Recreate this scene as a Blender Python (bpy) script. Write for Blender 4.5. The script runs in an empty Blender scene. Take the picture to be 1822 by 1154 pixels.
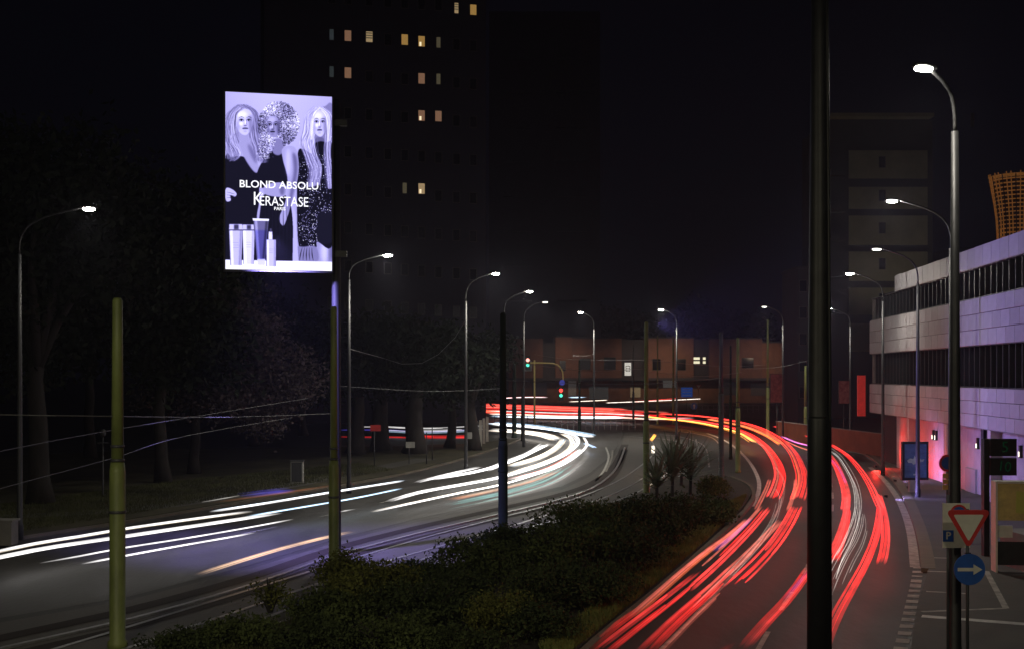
import bpy, math, random
import numpy as np
from mathutils import Vector, Matrix, geometry
R = math.radians
rnd = random.Random(7)
sc = bpy.context.scene
COL = sc.collection

# ------------------------------------------------------------ camera, world, exposure
F, CX, HZ, CH = 2200.0, 911.0, 666.0, 6.0          # the photograph's focal length in pixels, centre, horizon row, eye height
cam = bpy.data.objects.new('camera', bpy.data.cameras.new('camera')); COL.objects.link(cam)
cam.location = (0, 0, CH); cam.rotation_euler = (R(90), 0, 0)
cam.data.sensor_width = 36; cam.data.lens = 36*F/1822; cam.data.shift_y = (HZ-577)/1822
cam.data.clip_end = 3000; sc.camera = cam
W = bpy.data.worlds.new('World'); sc.world = W; W.use_nodes = True
nt = W.node_tree; bg = nt.nodes['Background']
bg.inputs[0].default_value = (.27, .27, .62, 1); bg.inputs[1].default_value = .0030
sc.view_settings.view_transform = 'Standard'; sc.view_settings.look = 'None'
sc.view_settings.exposure = 0; sc.view_settings.gamma = 1; sc.view_settings.use_curve_mapping = False
LAMP_W = 1500.0
sc.cycles.transparent_max_bounces = 96

def gp(px, py, z=0.0):                # where the sight line of a photograph point meets height z
    d = F*(CH-z)/(py-HZ)
    return Vector(((px-CX)/F*d, d, z))
def dp(px, d, z=0.0): return Vector(((px-CX)/F*d, d, z))
def zz(py, d): return CH-(py-HZ)/F*d

# ------------------------------------------------------------ materials
def mat(name, col, rough=.7, metal=0, var=.25, scale=4.0, bump=0.0, emit=None, es=0, obj=True, col2=None, stretch=None, rand=0, spec=.5):
    m = bpy.data.materials.new(name); m.use_nodes = True; n = m.node_tree; b = n.nodes['Principled BSDF']
    b.inputs['Roughness'].default_value = rough; b.inputs['Metallic'].default_value = metal
    b.inputs['Specular IOR Level'].default_value = spec
    tc = n.nodes.new('ShaderNodeTexCoord'); src = tc.outputs['Object']
    if stretch:
        mp = n.nodes.new('ShaderNodeMapping'); mp.inputs['Scale'].default_value = stretch; n.links.new(src, mp.inputs[0]); src = mp.outputs[0]
    no = n.nodes.new('ShaderNodeTexNoise'); no.inputs['Scale'].default_value = scale; no.inputs['Detail'].default_value = 6; no.inputs['Roughness'].default_value = .65
    n.links.new(src, no.inputs['Vector'])
    cr = n.nodes.new('ShaderNodeValToRGB'); cr.color_ramp.elements[0].position = .32; cr.color_ramp.elements[1].position = .7
    c2 = col2 or tuple(min(1, c*(1+var)) for c in col); c1 = tuple(c*(1-var) for c in col)
    cr.color_ramp.elements[0].color = (*c1, 1); cr.color_ramp.elements[1].color = (*c2, 1)
    n.links.new(no.outputs[0], cr.inputs[0]); out = cr.outputs[0]
    if rand:
        oi = n.nodes.new('ShaderNodeObjectInfo'); mr = n.nodes.new('ShaderNodeMapRange'); mr.inputs[3].default_value = 1-rand; mr.inputs[4].default_value = 1+rand
        n.links.new(oi.outputs['Random'], mr.inputs[0]); hs = n.nodes.new('ShaderNodeHueSaturation'); n.links.new(mr.outputs[0], hs.inputs['Value']); n.links.new(out, hs.inputs['Color']); out = hs.outputs[0]
    n.links.new(out, b.inputs['Base Color'])
    if bump:
        no2 = n.nodes.new('ShaderNodeTexNoise'); no2.inputs['Scale'].default_value = scale*12; no2.inputs['Detail'].default_value = 3; n.links.new(src, no2.inputs['Vector'])
        bu = n.nodes.new('ShaderNodeBump'); bu.inputs['Strength'].default_value = bump; bu.inputs['Distance'].default_value = .02
        n.links.new(no2.outputs[0], bu.inputs['Height']); n.links.new(bu.outputs[0], b.inputs['Normal'])
        rr = n.nodes.new('ShaderNodeMapRange'); rr.inputs[3].default_value = max(.05, rough-.18); rr.inputs[4].default_value = min(1, rough+.15)
        n.links.new(no.outputs[0], rr.inputs[0]); n.links.new(rr.outputs[0], b.inputs['Roughness'])
    if emit:
        b.inputs['Emission Color'].default_value = (*emit, 1); b.inputs['Emission Strength'].default_value = es
    return m
def glow(name, col, s):
    m = bpy.data.materials.new(name); m.use_nodes = True; n = m.node_tree; n.nodes.clear()
    o = n.nodes.new('ShaderNodeOutputMaterial'); e = n.nodes.new('ShaderNodeEmission'); e.inputs[0].default_value = (*col, 1)
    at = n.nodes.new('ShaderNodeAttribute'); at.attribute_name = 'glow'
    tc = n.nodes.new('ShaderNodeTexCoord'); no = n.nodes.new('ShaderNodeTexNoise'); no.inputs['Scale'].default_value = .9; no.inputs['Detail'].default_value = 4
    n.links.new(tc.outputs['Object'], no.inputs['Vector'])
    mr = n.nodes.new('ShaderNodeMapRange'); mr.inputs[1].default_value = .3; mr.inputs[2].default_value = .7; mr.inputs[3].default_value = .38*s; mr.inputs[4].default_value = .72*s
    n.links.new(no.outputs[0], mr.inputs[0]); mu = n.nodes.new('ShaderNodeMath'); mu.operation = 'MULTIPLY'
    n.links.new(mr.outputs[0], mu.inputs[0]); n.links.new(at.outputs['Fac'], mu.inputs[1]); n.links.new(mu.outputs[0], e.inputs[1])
    tr = n.nodes.new('ShaderNodeBsdfTransparent'); ad = n.nodes.new('ShaderNodeAddShader'); n.links.new(e.outputs[0], ad.inputs[0]); n.links.new(tr.outputs[0], ad.inputs[1]); n.links.new(ad.outputs[0], o.inputs[0])
    return m
def flat(name, col, s):
    m = bpy.data.materials.new(name); m.use_nodes = True; n = m.node_tree; n.nodes.clear()
    o = n.nodes.new('ShaderNodeOutputMaterial'); e = n.nodes.new('ShaderNodeEmission'); e.inputs[0].default_value = (*col, 1); e.inputs[1].default_value = s
    n.links.new(e.outputs[0], o.inputs[0]); return m

M = dict(
 asphalt=mat('asphalt', (.040, .038, .036), .62, var=.35, scale=.7, bump=.5, spec=.6),
 road=mat('road_asphalt', (.056, .054, .052), .5, var=.42, scale=.6, bump=.6, stretch=(1, .35, 1), spec=.6),
 road_r=mat('road_asphalt_right', (.036, .035, .033), .62, var=.35, scale=.35, bump=.6, stretch=(1, .35, 1), spec=.35),
 tram=mat('tram_bed', (.085, .078, .072), .6, var=.3, scale=.8, bump=.6),
 pave=mat('pavement', (.075, .072, .066), .8, var=.3, scale=.5, bump=.5),
 kerb=mat('kerb_stone', (.13, .115, .085), .75, var=.25, scale=2, bump=.4),
 gutter=mat('rusty_gutter', (.022, .013, .011), .8, var=.3, scale=3),
 grass_soil=mat('verge_soil', (.045, .040, .018), .95, var=.6, scale=.5, bump=1),
 soil=mat('soil', (.03, .026, .018), .95, var=.5, scale=1, bump=1),
 paint=mat('road_paint', (.55, .55, .52), .6, var=.35, scale=3, bump=.3),
 paint_dim=mat('worn_paint', (.30, .29, .26), .7, var=.5, scale=2.5, bump=.3),
 rail=mat('rail_steel', (.55, .55, .58), .3, metal=.8, var=.2, scale=6),
 rust=mat('rusty_rail', (.16, .08, .06), .5, metal=.4, var=.3, scale=6),
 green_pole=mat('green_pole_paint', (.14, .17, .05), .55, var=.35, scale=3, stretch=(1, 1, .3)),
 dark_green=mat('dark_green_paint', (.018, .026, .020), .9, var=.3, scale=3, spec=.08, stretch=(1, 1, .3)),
 galv=mat('galvanised_steel', (.040, .042, .047), .55, metal=.0, var=.2, scale=5, stretch=(1, 1, .3)),
 dark_metal=mat('dark_metal', (.03, .03, .032), .5, metal=.3, var=.25, scale=4),
 black=mat('black_housing', (.012, .012, .013), .5, var=.3, scale=4),
 bark=mat('bark', (.022, .019, .017), .95, var=.5, scale=3, bump=1, stretch=(1, 1, .25)),
 leaf=mat('tree_leaf', (.015, .020, .012), 1, var=.5, scale=1.3, spec=.1),
 leaf2=mat('pink_lit_leaf', (.085, .068, .072), 1, var=.5, scale=1.3, spec=.1),  # pinkish light on the crown put into the leaf colour
 bushleaf=mat('bush_leaf', (.058, .074, .026), .9, var=.5, scale=1.6, spec=.15),
 bushleaf2=mat('yellow_bush_leaf', (.10, .105, .028), .9, var=.4, scale=1.4, spec=.15),
 bushleaf3=mat('dark_bush_leaf', (.038, .05, .02), .9, var=.5, scale=1.6, spec=.15),
 spike=mat('spiky_leaf', (.13, .16, .10), .45, var=.4, scale=2),
 grass=mat('grass_blade', (.13, .15, .035), .8, var=.5, scale=.6),
 grass_dim=mat('verge_grass_blade', (.06, .065, .02), .9, var=.6, scale=.4),
 signal_paint=mat('signal_mast_paint', (.55, .46, .18), .5, var=.15, scale=3),
 brick=mat('far_brick', (.125, .058, .040), .85, var=.3, scale=.5, bump=.3),
 brick2=mat('far_brick_shopfront', (.16, .07, .035), .85, var=.3, scale=.7, bump=.3),
 dark_wall=mat('dark_plaster', (.03, .03, .036), .85, var=.2, scale=.3),
 tower_wall=mat('tower_render', (.022, .022, .04), .85, var=.2, scale=.2),
 olive=mat('olive_panel', (.16, .15, .10), .8, var=.2, scale=.3),
 concrete=mat('concrete', (.20, .19, .18), .85, var=.25, scale=.8, bump=.4),
 clad=mat('stone_cladding', (.36, .35, .37), .6, var=.13, scale=.9, bump=.25, rand=.13),
 wallpanel=mat('ground_floor_panel', (.42, .38, .40), .6, var=.2, scale=.7, bump=.2, rand=.14),
 glass=mat('dark_glass', (.006, .007, .009), .15, var=.3, scale=.5, spec=.5),
 fin=mat('window_fin', (.013, .014, .017), .45, metal=.0, var=.2, scale=2),
 signback=mat('sign_back', (.33, .33, .31), .6, var=.2, scale=3),
 signwhite=mat('sign_white', (.62, .60, .54), .55, var=.12, scale=3),
 signred=mat('sign_red', (.50, .03, .03), .5, var=.15, scale=3),
 signblue=mat('sign_blue', (.02, .09, .38), .5, var=.15, scale=3),
 yellowplate=mat('sign_yellow', (.50, .38, .12), .55, var=.2, scale=3),
 screenback=mat('screen_case', (.012, .012, .016), .6, var=.2, scale=2),
 wire=mat('wire_metal', (.16, .16, .17), .5, metal=.3, var=.1, scale=2),
)

# ------------------------------------------------------------ mesh helpers
class MB:
    def __init__(s): s.v = []; s.f = []; s.m = []; s.g = []
    def add(s, v, f, m=0, g=None):
        k = len(s.v); s.v += [tuple(p) for p in v]; s.f += [tuple(i+k for i in q) for q in f]; s.m += [m]*len(f); s.g += (g if g is not None else [1.0]*len(v))
    def box(s, c, size, rot=0, m=0, b=0):
        hx, hy, hz = [q/2 for q in size]; c = Vector(c); rm = Matrix.Rotation(rot, 3, 'Z')
        P = [(x*hx, y*hy, z*hz) for z in (-1, 1) for y in (-1, 1) for x in (-1, 1)]
        s.add([c+rm@Vector(p) for p in P], [(0, 2, 3, 1), (4, 5, 7, 6), (0, 1, 5, 4), (2, 6, 7, 3), (0, 4, 6, 2), (1, 3, 7, 5)], m); return s
    def tube(s, pts, rad, n=8, m=0, g=None, flatten=1.0, cap=True):
        pts = [Vector(p) for p in pts]; N = len(pts); V = []; Fc = []; G = []
        if not hasattr(rad, '__len__'): rad = [rad]*N
        for i, p in enumerate(pts):
            t = (pts[min(i+1, N-1)]-pts[max(i-1, 0)]).normalized()
            up = Vector((0, 0, 1)) if abs(t.z) < .9 else Vector((0, 1, 0))
            a = t.cross(up).normalized(); b = a.cross(t).normalized()
            for k in range(n):
                q = 2*math.pi*k/n
                V.append(p+a*math.cos(q)*rad[i]+b*math.sin(q)*rad[i]*flatten); G.append(g[i] if g else 1.0)
        for i in range(N-1):
            for k in range(n):
                k2 = (k+1) % n; Fc.append((i*n+k, i*n+k2, (i+1)*n+k2, (i+1)*n+k))
        if cap: Fc.append(tuple(range(n))[::-1]); Fc.append(tuple((N-1)*n+k for k in range(n)))
        s.add(V, Fc, m, G); return s
    def lathe(s, prof, n=16, c=(0, 0, 0), m=0):          # prof: (r, z)
        return s.tube([(c[0], c[1], c[2]+z) for r, z in prof], [max(r, .001) for r, z in prof], n, m)
    def disc(s, c, r, th, n=28, m=0, ax='y', r2=None):   # disc facing -Y
        c = Vector(c); V = []
        for y in (-th/2, th/2):
            for k in range(n):
                q = 2*math.pi*k/n; V.append(c+Vector((math.cos(q)*r, y, math.sin(q)*r)))
        s.add(V, [tuple(range(n)), tuple(range(2*n-1, n-1, -1))]+[(k, k+n, (k+1) % n+n, (k+1) % n) for k in range(n)], m); return s
    def ring(s, c, r0, r1, th, n=28, m=0):
        c = Vector(c); V = []
        for y in (-th/2, th/2):
            for r in (r0, r1):
                for k in range(n):
                    q = 2*math.pi*k/n; V.append(c+Vector((math.cos(q)*r, y, math.sin(q)*r)))
        f = []
        for k in range(n):
            j = (k+1) % n
            f += [(k, k+n, j+n, j), (k+2*n, j+2*n, j+3*n, k+3*n), (k+n, k+3*n, j+3*n, j+n), (k, j, j+2*n, k+2*n)]
        s.add(V, f, m); return s
    def prism(s, P, y0, y1, m=0):                        # P: (x,z) outline facing -Y
        n = len(P); V = [(x, y0, z) for x, z in P]+[(x, y1, z) for x, z in P]
        tri = geometry.tessellate_polygon([[Vector((x, 0, z)) for x, z in P]])
        s.add(V, [tuple(t) for t in tri]+[tuple(i+n for i in t) for t in tri]+[(i, (i+1) % n, (i+1) % n+n, i+n) for i in range(n)], m); return s
    def slab(s, P, z0, z1, m=0, mside=None):             # P: world (x,y) outline
        n = len(P); V = [(p[0], p[1], z1) for p in P]+([(p[0], p[1], z0) for p in P] if z0 is not None else [])
        tri = geometry.tessellate_polygon([[Vector((p[0], p[1], 0)) for p in P]])
        s.add(V, [tuple(t) for t in tri], m)
        if z0 is not None and abs(z1-z0) > 1e-6:
            s.add(V, [(i, (i+1) % n, (i+1) % n+n, i+n) for i in range(n)], m if mside is None else mside)
        return s
    def mesh(s, name, mats, smooth=False, gl=False):
        me = bpy.data.meshes.new(name); me.from_pydata(s.v, [], s.f)
        for m in (mats if isinstance(mats, (list, tuple)) else [mats]): me.materials.append(m)
        if len(set(s.m)) > 1: me.polygons.foreach_set('material_index', s.m)
        if gl or any(g != 1.0 for g in s.g):
            pass
        if gl:
            a = me.attributes.new('glow', 'FLOAT', 'POINT'); a.data.foreach_set('value', s.g)
        if smooth: me.polygons.foreach_set('use_smooth', [True]*len(me.polygons))
        me.update(); return me
def link(name, me, parent=None, loc=(0, 0, 0), rot=0):
    o = bpy.data.objects.new(name, me); COL.objects.link(o); o.location = loc; o.rotation_euler.z = rot
    if parent: o.parent = parent
    return o
def part(name, mb, mats, parent, smooth=False, label=None, **k):
    o = link(name, mb.mesh(name, mats, smooth), parent, **k)
    if label: o['label'] = label
    return o
def tag(o, label, cat, group=None, kind=None):
    o['label'] = label
    if cat: o['category'] = cat
    if group: o['group'] = group
    if kind: o['kind'] = kind
    return o
def thing(name, label, cat, loc=(0, 0, 0), rot=0, group=None):
    o = bpy.data.objects.new(name, None); COL.objects.link(o); o.location = loc; o.rotation_euler.z = rot; o.empty_display_size = .3
    return tag(o, label, cat, group)
def solo(name, mb, mats, label, cat, loc=(0, 0, 0), rot=0, group=None, kind=None, smooth=False, gl=False):
    o = link(name, mb.mesh(name, mats, smooth, gl), None, loc, rot); return tag(o, label, cat, group, kind)
def struct(name, mb, mats, label, parent=None):
    o = link(name, mb.mesh(name, mats), parent); o['kind'] = 'structure'; o['label'] = label; return o
def smooth_path(P, step=1.0, closed=False):
    P = [Vector(p) for p in P]; out = []; N = len(P)
    for i in range(N-1):
        a, b, c, d = P[max(i-1, 0)], P[i], P[i+1], P[min(i+2, N-1)]
        n = max(1, int((c-b).length/step))
        for j in range(n):
            t = j/n; out.append(.5*((2*b)+(-a+c)*t+(2*a-5*b+4*c-d)*t*t+(-a+3*b-3*c+d)*t**3))
    out.append(P[-1]); return out
def side(path, i):
    t = path[min(i+1, len(path)-1)]-path[max(i-1, 0)]; t.z = 0; t.normalize(); return Vector((t.y, -t.x, 0))
def strip(px, w, z, th=0.0, step=1.5, mb=None, dash=None, off=0):
    mb = mb or MB(); P = smooth_path([gp(*p, z) for p in px], step)
    L = 0
    for i in range(len(P)-1):
        L += (P[i+1]-P[i]).length
        if dash and (L % (dash[0]+dash[1])) > dash[0]: continue
        a, b = side(P, i), side(P, i+1)
        q = [P[i]+a*(off-w/2), P[i]+a*(off+w/2), P[i+1]+b*(off+w/2), P[i+1]+b*(off-w/2)]
        if th:
            lo = [Vector((v.x, v.y, v.z-th)) for v in q]
            mb.add(q+lo, [(0, 1, 2, 3), (0, 3, 7, 4), (1, 5, 6, 2), (0, 4, 5, 1), (3, 2, 6, 7)])
        else: mb.add(q, [(0, 1, 2, 3)])
    return mb
def text(s, size, mt, parent, loc, name='lettering', rot=(R(90), 0, 0), ex=0, sx=1.0, bold=0):
    c = bpy.data.curves.new(name, 'FONT'); c.body = s; c.size = size; c.align_x = 'CENTER'; c.align_y = 'CENTER'; c.extrude = ex; c.offset = bold; c.resolution_u = 3
    t = bpy.data.objects.new('tmp', c); COL.objects.link(t); bpy.context.view_layer.update()
    me = bpy.data.meshes.new_from_object(t.evaluated_get(bpy.context.evaluated_depsgraph_get())); bpy.data.objects.remove(t)
    me.materials.clear(); me.materials.append(mt); me.name = name
    o = link(name, me, parent, loc); o.rotation_euler = rot; o.scale = (sx, 1, 1); return o
def light(kind, name, parent, loc, energy, col, rad=.1, aim=None, cone=160, blend=.6):
    l = bpy.data.lights.new(name, kind); l.energy = energy; l.color = col
    if kind == 'SPOT': l.spot_size = R(cone); l.spot_blend = blend
    l.shadow_soft_size = rad
    o = bpy.data.objects.new(name, l); COL.objects.link(o); o.location = loc
    if aim is not None: o.rotation_euler = Vector(aim).to_track_quat('-Z', 'Y').to_euler()
    if parent: o.parent = parent
    return o

# ------------------------------------------------------------ ground, roads, pavements
g = MB(); g.add([(-900, -60, -.012), (900, -60, -.012), (900, 1500, -.012), (-900, 1500, -.012)], [(0, 1, 2, 3)])
struct('ground', g, M['asphalt'], 'dark worn asphalt and earth all around the roads')
def region(px, z): return [gp(x, y, 0) for x, y in px]
LR_top = [(-420, 1065), (-200, 1010), (0, 962), (230, 926), (450, 889), (720, 842), (860, 805), (930, 780)]
LR_bot = [(1108, 772), (1100, 790), (1085, 812), (1050, 840), (1000, 864), (880, 892), (740, 922), (600, 957), (450, 1003), (230, 1060), (0, 1098), (-420, 1215)]
struct('road', MB().slab(region(LR_top+[(1000, 752), (1105, 752)]+LR_bot, 0), None, -.004), M['road'], 'left carriageway curving past the billboard, violet lit')
RR = [(1150, 757), (1262, 770), (1310, 790), (1345, 830), (1353, 862), (1345, 890), (1312, 930), (1250, 985), (1150, 1070), (1040, 1160), (900, 1300),
      (1640, 1300), (1612, 1154), (1632, 1010), (1616, 935), (1596, 880), (1555, 830), (1480, 782), (1420, 752), (1250, 732), (1150, 735)]
struct('road', MB().slab(region(RR, 0), None, -.004), M['road_r'], 'right carriageway sweeping round the planted island, red light trails over it')
tb = [(1050, 846), (1000, 870), (880, 898), (740, 928), (600, 963), (450, 1009), (230, 1066), (0, 1106), (-420, 1222), (-420, 1330), (0, 1230), (500, 1130), (900, 1010), (1000, 960), (1150, 880), (1210, 840), (1230, 790), (1180, 765), (1112, 768), (1104, 800)]
struct('tram_bed', MB().slab(region(tb, 0), None, -.006), M['tram'], 'brownish tramway bed between the left road and the bushes')
# dark sunken kerb of the tramway and its two rusty rails
kx = [(-420, 1240), (0, 1134), (230, 1084), (450, 1024), (600, 974), (740, 938), (880, 906), (1000, 878), (1060, 856), (1096, 826), (1112, 790)]
def shift(px, dy): return [(x, y+dy*(y-HZ)/300) for x, y in px]
struct('gutter', strip(kx, .62, .004), M['gutter'], 'dark drainage strip along the tramway edge')
struct('gutter', strip(shift(kx, 22), .5, .004), M['gutter'], 'second dark drainage strip of the tramway, nearer the bushes')
struct('tram_rail', strip(shift(kx, 11), .14, .05, .05), M['rail'], 'tramway kerb rail between the two dark strips')
rails = [[(-200, 1250), (100, 1152), (230, 1113), (440, 1049), (582, 1006), (669, 980), (770, 951), (888, 920), (953, 904), (1040, 880), (1120, 842), (1165, 800), (1150, 772)],
 [(-200, 1300), (230, 1150), (440, 1080), (600, 1025), (688, 997), (888, 941), (969, 916), (1060, 890), (1140, 852), (1190, 810), (1185, 778)],
 [(-200, 1330), (440, 1110), (600, 1045), (698, 1011), (888, 951), (985, 925), (1080, 896), (1160, 860), (1212, 815), (1205, 785)],
 [(-200, 1360), (440, 1130), (600, 1060), (709, 1022), (822, 985), (958, 938), (1040, 912), (1110, 888), (1180, 862), (1240, 820), (1238, 780)]]
for r_, lb in zip(rails, ('tram rail nearest the left road, gleaming line in the brown bed', 'second tram rail from the left road', 'third tram rail from the left road, running in beside the bushes', 'tram rail closest to the planted island')):
    struct('tram_rail', strip(r_, .13, .012, .012), M['rail'], lb)
for i, a in enumerate([[(1120, 764), (1190, 765), (1262, 776), (1286, 800)], [(1110, 775), (1180, 780), (1215, 790), (1232, 830)], [(1160, 772), (1200, 774), (1250, 790), (1262, 830)]]):
    struct('tram_rail', strip(a, .12, .012, .01), M['rail'], ('outer', 'inner', 'middle')[i]+' curving tram rail at the head of the planted island')
# verge beyond the left road
vt = LR_top+[(905, 782), (840, 790), (700, 795), (300, 800), (-420, 830)]
vo = MB().slab(region(vt, 0), -.01, .09); struct('verge', vo, M['grass_soil'], 'dark grass verge under the trees beyond the left road')
struct('kerb', strip([(x, y-2) for x, y in LR_top], .16, .10, .11), M['kerb'], 'stone kerb of the verge along the left road')
struct('path', strip([(-420, 930), (0, 918), (230, 905), (420, 880), (640, 838), (760, 815)], 1.6, .094), M['pave'], 'paved path on the verge behind the left road')
# planted island between tramway and right road
isl = [(1330, 862), (1338, 880), (1322, 905), (1262, 960), (1170, 1040), (1060, 1130), (880, 1300), (-100, 1300), (300, 1180), (600, 1082), (800, 1018), (880, 985), (960, 945), (1100, 895), (1140, 880), (1200, 850), (1290, 848)]
struct('planted_island', MB().slab(region(isl, 0), -.01, .10), M['soil'], 'raised soil island with bushes between the tramway and right road')
struct('kerb', strip([(1300, 846), (1332, 860), (1341, 880), (1324, 907), (1264, 963), (1172, 1043), (1062, 1133), (880, 1303)], .18, .14, .15), M['kerb'], 'kerb of the planted island along the red light trails')
# right pavement
rp = [(1480, 775), (1545, 806), (1580, 832), (1612, 872), (1636, 925), (1650, 975), (1655, 1010), (1633, 1080), (1622, 1154), (1640, 1300), (2300, 1300), (2600, 1100), (1822, 905), (1600, 822), (1500, 765), (1430, 745)]
pv = MB().slab(region(rp, 0), -.01, .12); struct('pavement', pv, M['pave'], 'broad dark pavement in front of the stone-clad building')
struct('kerb', strip([(1440, 757), (1480, 777), (1543, 806), (1577, 832), (1609, 872), (1633, 925), (1647, 975), (1652, 1010)], .42, .13, .13), M['kerb'], 'broad yellowish kerb of the right pavement')
struct('road_marking', strip([(1548, 830), (1572, 852), (1594, 880), (1609, 910), (1621, 950), (1628, 1008)], .30, .004), M['paint_dim'], 'thick white edge line beside the yellowish kerb')
struct('road_marking', strip([(1634, 1008), (1629, 1040), (1618, 1090), (1602, 1154), (1570, 1260)], .30, .004, dash=(.42, .45), step=.21), M['paint_dim'], 'short dashed white line leading down from the edge line')
struct('road_marking', strip([(1258, 770), (1292, 784), (1326, 812), (1347, 845), (1350, 872), (1338, 900)], .22, .004), M['paint'], 'pale edge line round the head of the island')
struct('road_marking', strip([(1380, 830), (1393, 850), (1394, 880), (1380, 915), (1330, 990), (1240, 1090), (1150, 1180)], .12, .004), M['paint_dim'], 'thin worn lane line between the red trails')
struct('road_marking', strip([(1468, 830), (1480, 870), (1478, 920), (1440, 1000), (1380, 1100), (1340, 1170)], .12, .004, dash=(3, 3), step=.5), M['paint_dim'], 'broken lane line in the right carriageway')
struct('road_marking', strip([(1190, 757), (1262, 764), (1310, 772), (1356, 792)], .18, .004), M['paint_dim'], 'pale line across the far road mouth')
for i, a in enumerate([[(1640, 1088), (1720, 1094), (1900, 1108)], [(1650, 1008), (1700, 1010)], [(1648, 1044), (1720, 1048)], [(1640, 1080), (1790, 1074)], [(1755, 1008), (1790, 1074)], [(1656, 984), (1690, 985)]]):
    struct('pavement_marking', strip([(x, y+7) for x, y in a], .16 if i else .32, .126), M['paint'] if i == 0 else M['paint_dim'],
        ('thick white line across the pavement by the yield sign', 'short bay line at the kerb corner', 'faint bay line behind the lamp pole', 'faint long bay line above the thick white line', 'slanting bay line right of the blue arrow sign', 'small pale mark on the pavement')[i])
struct('road_marking', strip([(230, 985), (450, 945), (700, 888), (860, 850)], .12, .004, dash=(2.5, 3.5), step=.5), M['paint_dim'], 'broken lane line in the left carriageway')
struct('road_marking', strip([(1060, 855), (1075, 835), (1083, 812), (1078, 795)], .14, .004), M['paint'], 'curved white edge line at the bend of the left road')
struct('road_marking', strip([(1078, 838), (1088, 815), (1090, 800)], .14, .006), M['paint_dim'], 'second short white line at the bend')
def paint_poster():
    """three women and four bottles, painted as luminance then tinted violet; returns H x W x 3 (top row first)"""
    W, H = 460, 760
    rs = np.random.RandomState(5)
    L = np.zeros((H, W)); yy, xx = np.mgrid[0:H, 0:W].astype(float)
    def T(p):   # crop coordinates of the reference to canvas
        x, y = p; u = (x-72)/612.0; t = 62+33*u; b = 1085+10*u
        return (u*W, (y-t)/(b-t)*H)
    def box(a, n):
        for ax in (0, 1):
            for _ in range(2):
                k = int(n)*2+1
                c = np.cumsum(np.concatenate([np.repeat(np.take(a, [0], ax), int(n)+1, ax), a, np.repeat(np.take(a, [-1], ax), int(n), ax)], ax), ax)
                m = a.shape[ax]
                a = (np.take(c, range(k, k+m), ax)-np.take(c, range(0, m), ax))/k
        return a
    def smooth(P, closed=True, n=8):
        P = [np.array(p, float) for p in P]; out = []; N = len(P)
        rng = range(N) if closed else range(N-1)
        for i in rng:
            g = (lambda k: P[k % N]) if closed else (lambda k: P[min(max(k, 0), N-1)])
            a, b, c, d = g(i-1), g(i), g(i+1), g(i+2)
            for t in np.arange(n)/n:
                out.append(.5*((2*b)+(-a+c)*t+(2*a-5*b+4*c-d)*t*t+(-a+3*b-3*c+d)*t**3))
        if not closed: out.append(P[-1])
        return np.array(out)
    def mask(P, blur=0, curve=True):
        P = [T(p) for p in P]
        if curve: P = smooth(P, True, 6)
        P = np.array(P); m = np.zeros((H, W)); n = len(P)
        for s in (.25, .75):
            ins = np.zeros((H, W), bool)
            for i in range(n):
                x0, y0 = P[i]; x1, y1 = P[(i+1) % n]
                if abs(y1-y0) < 1e-9: continue
                r0, r1 = int(max(0, np.floor(min(y0, y1)-1))), int(min(H, np.ceil(max(y0, y1)+1)))
                if r1 <= r0: continue
                Y = yy[r0:r1]+s; X = xx[r0:r1]+.5
                c = ((y0 <= Y) != (y1 <= Y)) & (X < (x1-x0)*(Y-y0)/(y1-y0)+x0)
                ins[r0:r1] ^= c
            m += ins*.5
        return box(m, blur) if blur else m
    def fill(P, v, blur=0, curve=True, a=1.0):
        nonlocal L
        m = mask(P, blur, curve)*a; L = L*(1-m)+v*m; return m
    def ell(cx, cy, rx, ry, v, blur=1, a=1.0, rot=0):
        t = np.linspace(0, 2*np.pi, 24, endpoint=False); c, s = np.cos(rot), np.sin(rot)
        return fill([(cx+rx*np.cos(q)*c-ry*np.sin(q)*s, cy+rx*np.cos(q)*s+ry*np.sin(q)*c) for q in t], v, blur, False, a)
    def stroke(P, v, w, a=.7, taper=True):
        Q = smooth([T(p) for p in P], False, 10)
        n = len(Q)
        for i in range(n-1):
            d = np.hypot(*(Q[i+1]-Q[i])); m = max(1, int(d/1.0))
            for j in range(m):
                x, y = Q[i]+(Q[i+1]-Q[i])*j/m
                r = w*(1-.7*abs(2*(i+j/m)/n-1)) if taper else w
                x0, x1, y0, y1 = int(x-r-1), int(x+r+3), int(y-r-1), int(y+r+3)
                if x0 < 0 or y0 < 0 or x1 > W or y1 > H: continue
                k = np.clip(r+.6-np.hypot(xx[y0:y1, x0:x1]-x, yy[y0:y1, x0:x1]-y), 0, 1)*a
                L[y0:y1, x0:x1] = L[y0:y1, x0:x1]*(1-k)+v*k
    def hair(paths, n, vals, spread, w=1.1, wave=4, a=.6):
        for _ in range(n):
            p0 = paths[rs.randint(len(paths))]; ox = rs.randn()*spread; ph = rs.rand()*6
            P = [(x+ox+wave*np.sin(ph+y*.045), y+rs.randn()*3) for x, y in p0]
            stroke(P, rs.choice(vals)+rs.randn()*.05, w*rs.uniform(.5, 1.3), a)
    def face(cx, cy, w, h, tilt, light=.62):
        fill([(cx-w, cy-h*.55), (cx-w*.6, cy-h*.95), (cx, cy-h*1.05), (cx+w*.65, cy-h*.9), (cx+w, cy-h*.4), (cx+w*.93, cy+h*.25), (cx+w*.5, cy+h*.85), (cx+w*.05, cy+h*1.02), (cx-w*.5, cy+h*.8), (cx-w*.92, cy+h*.2)], light, 1)
        ell(cx-w*.25, cy-h*.6, w*.6, h*.28, light+.17, 6, .8)
        ell(cx+w*.75, cy+h*.15, w*.25, h*.7, light-.27, 5, .8)
        ell(cx-w*.7, cy+h*.3, w*.2, h*.4, light-.15, 4, .7)
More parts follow.
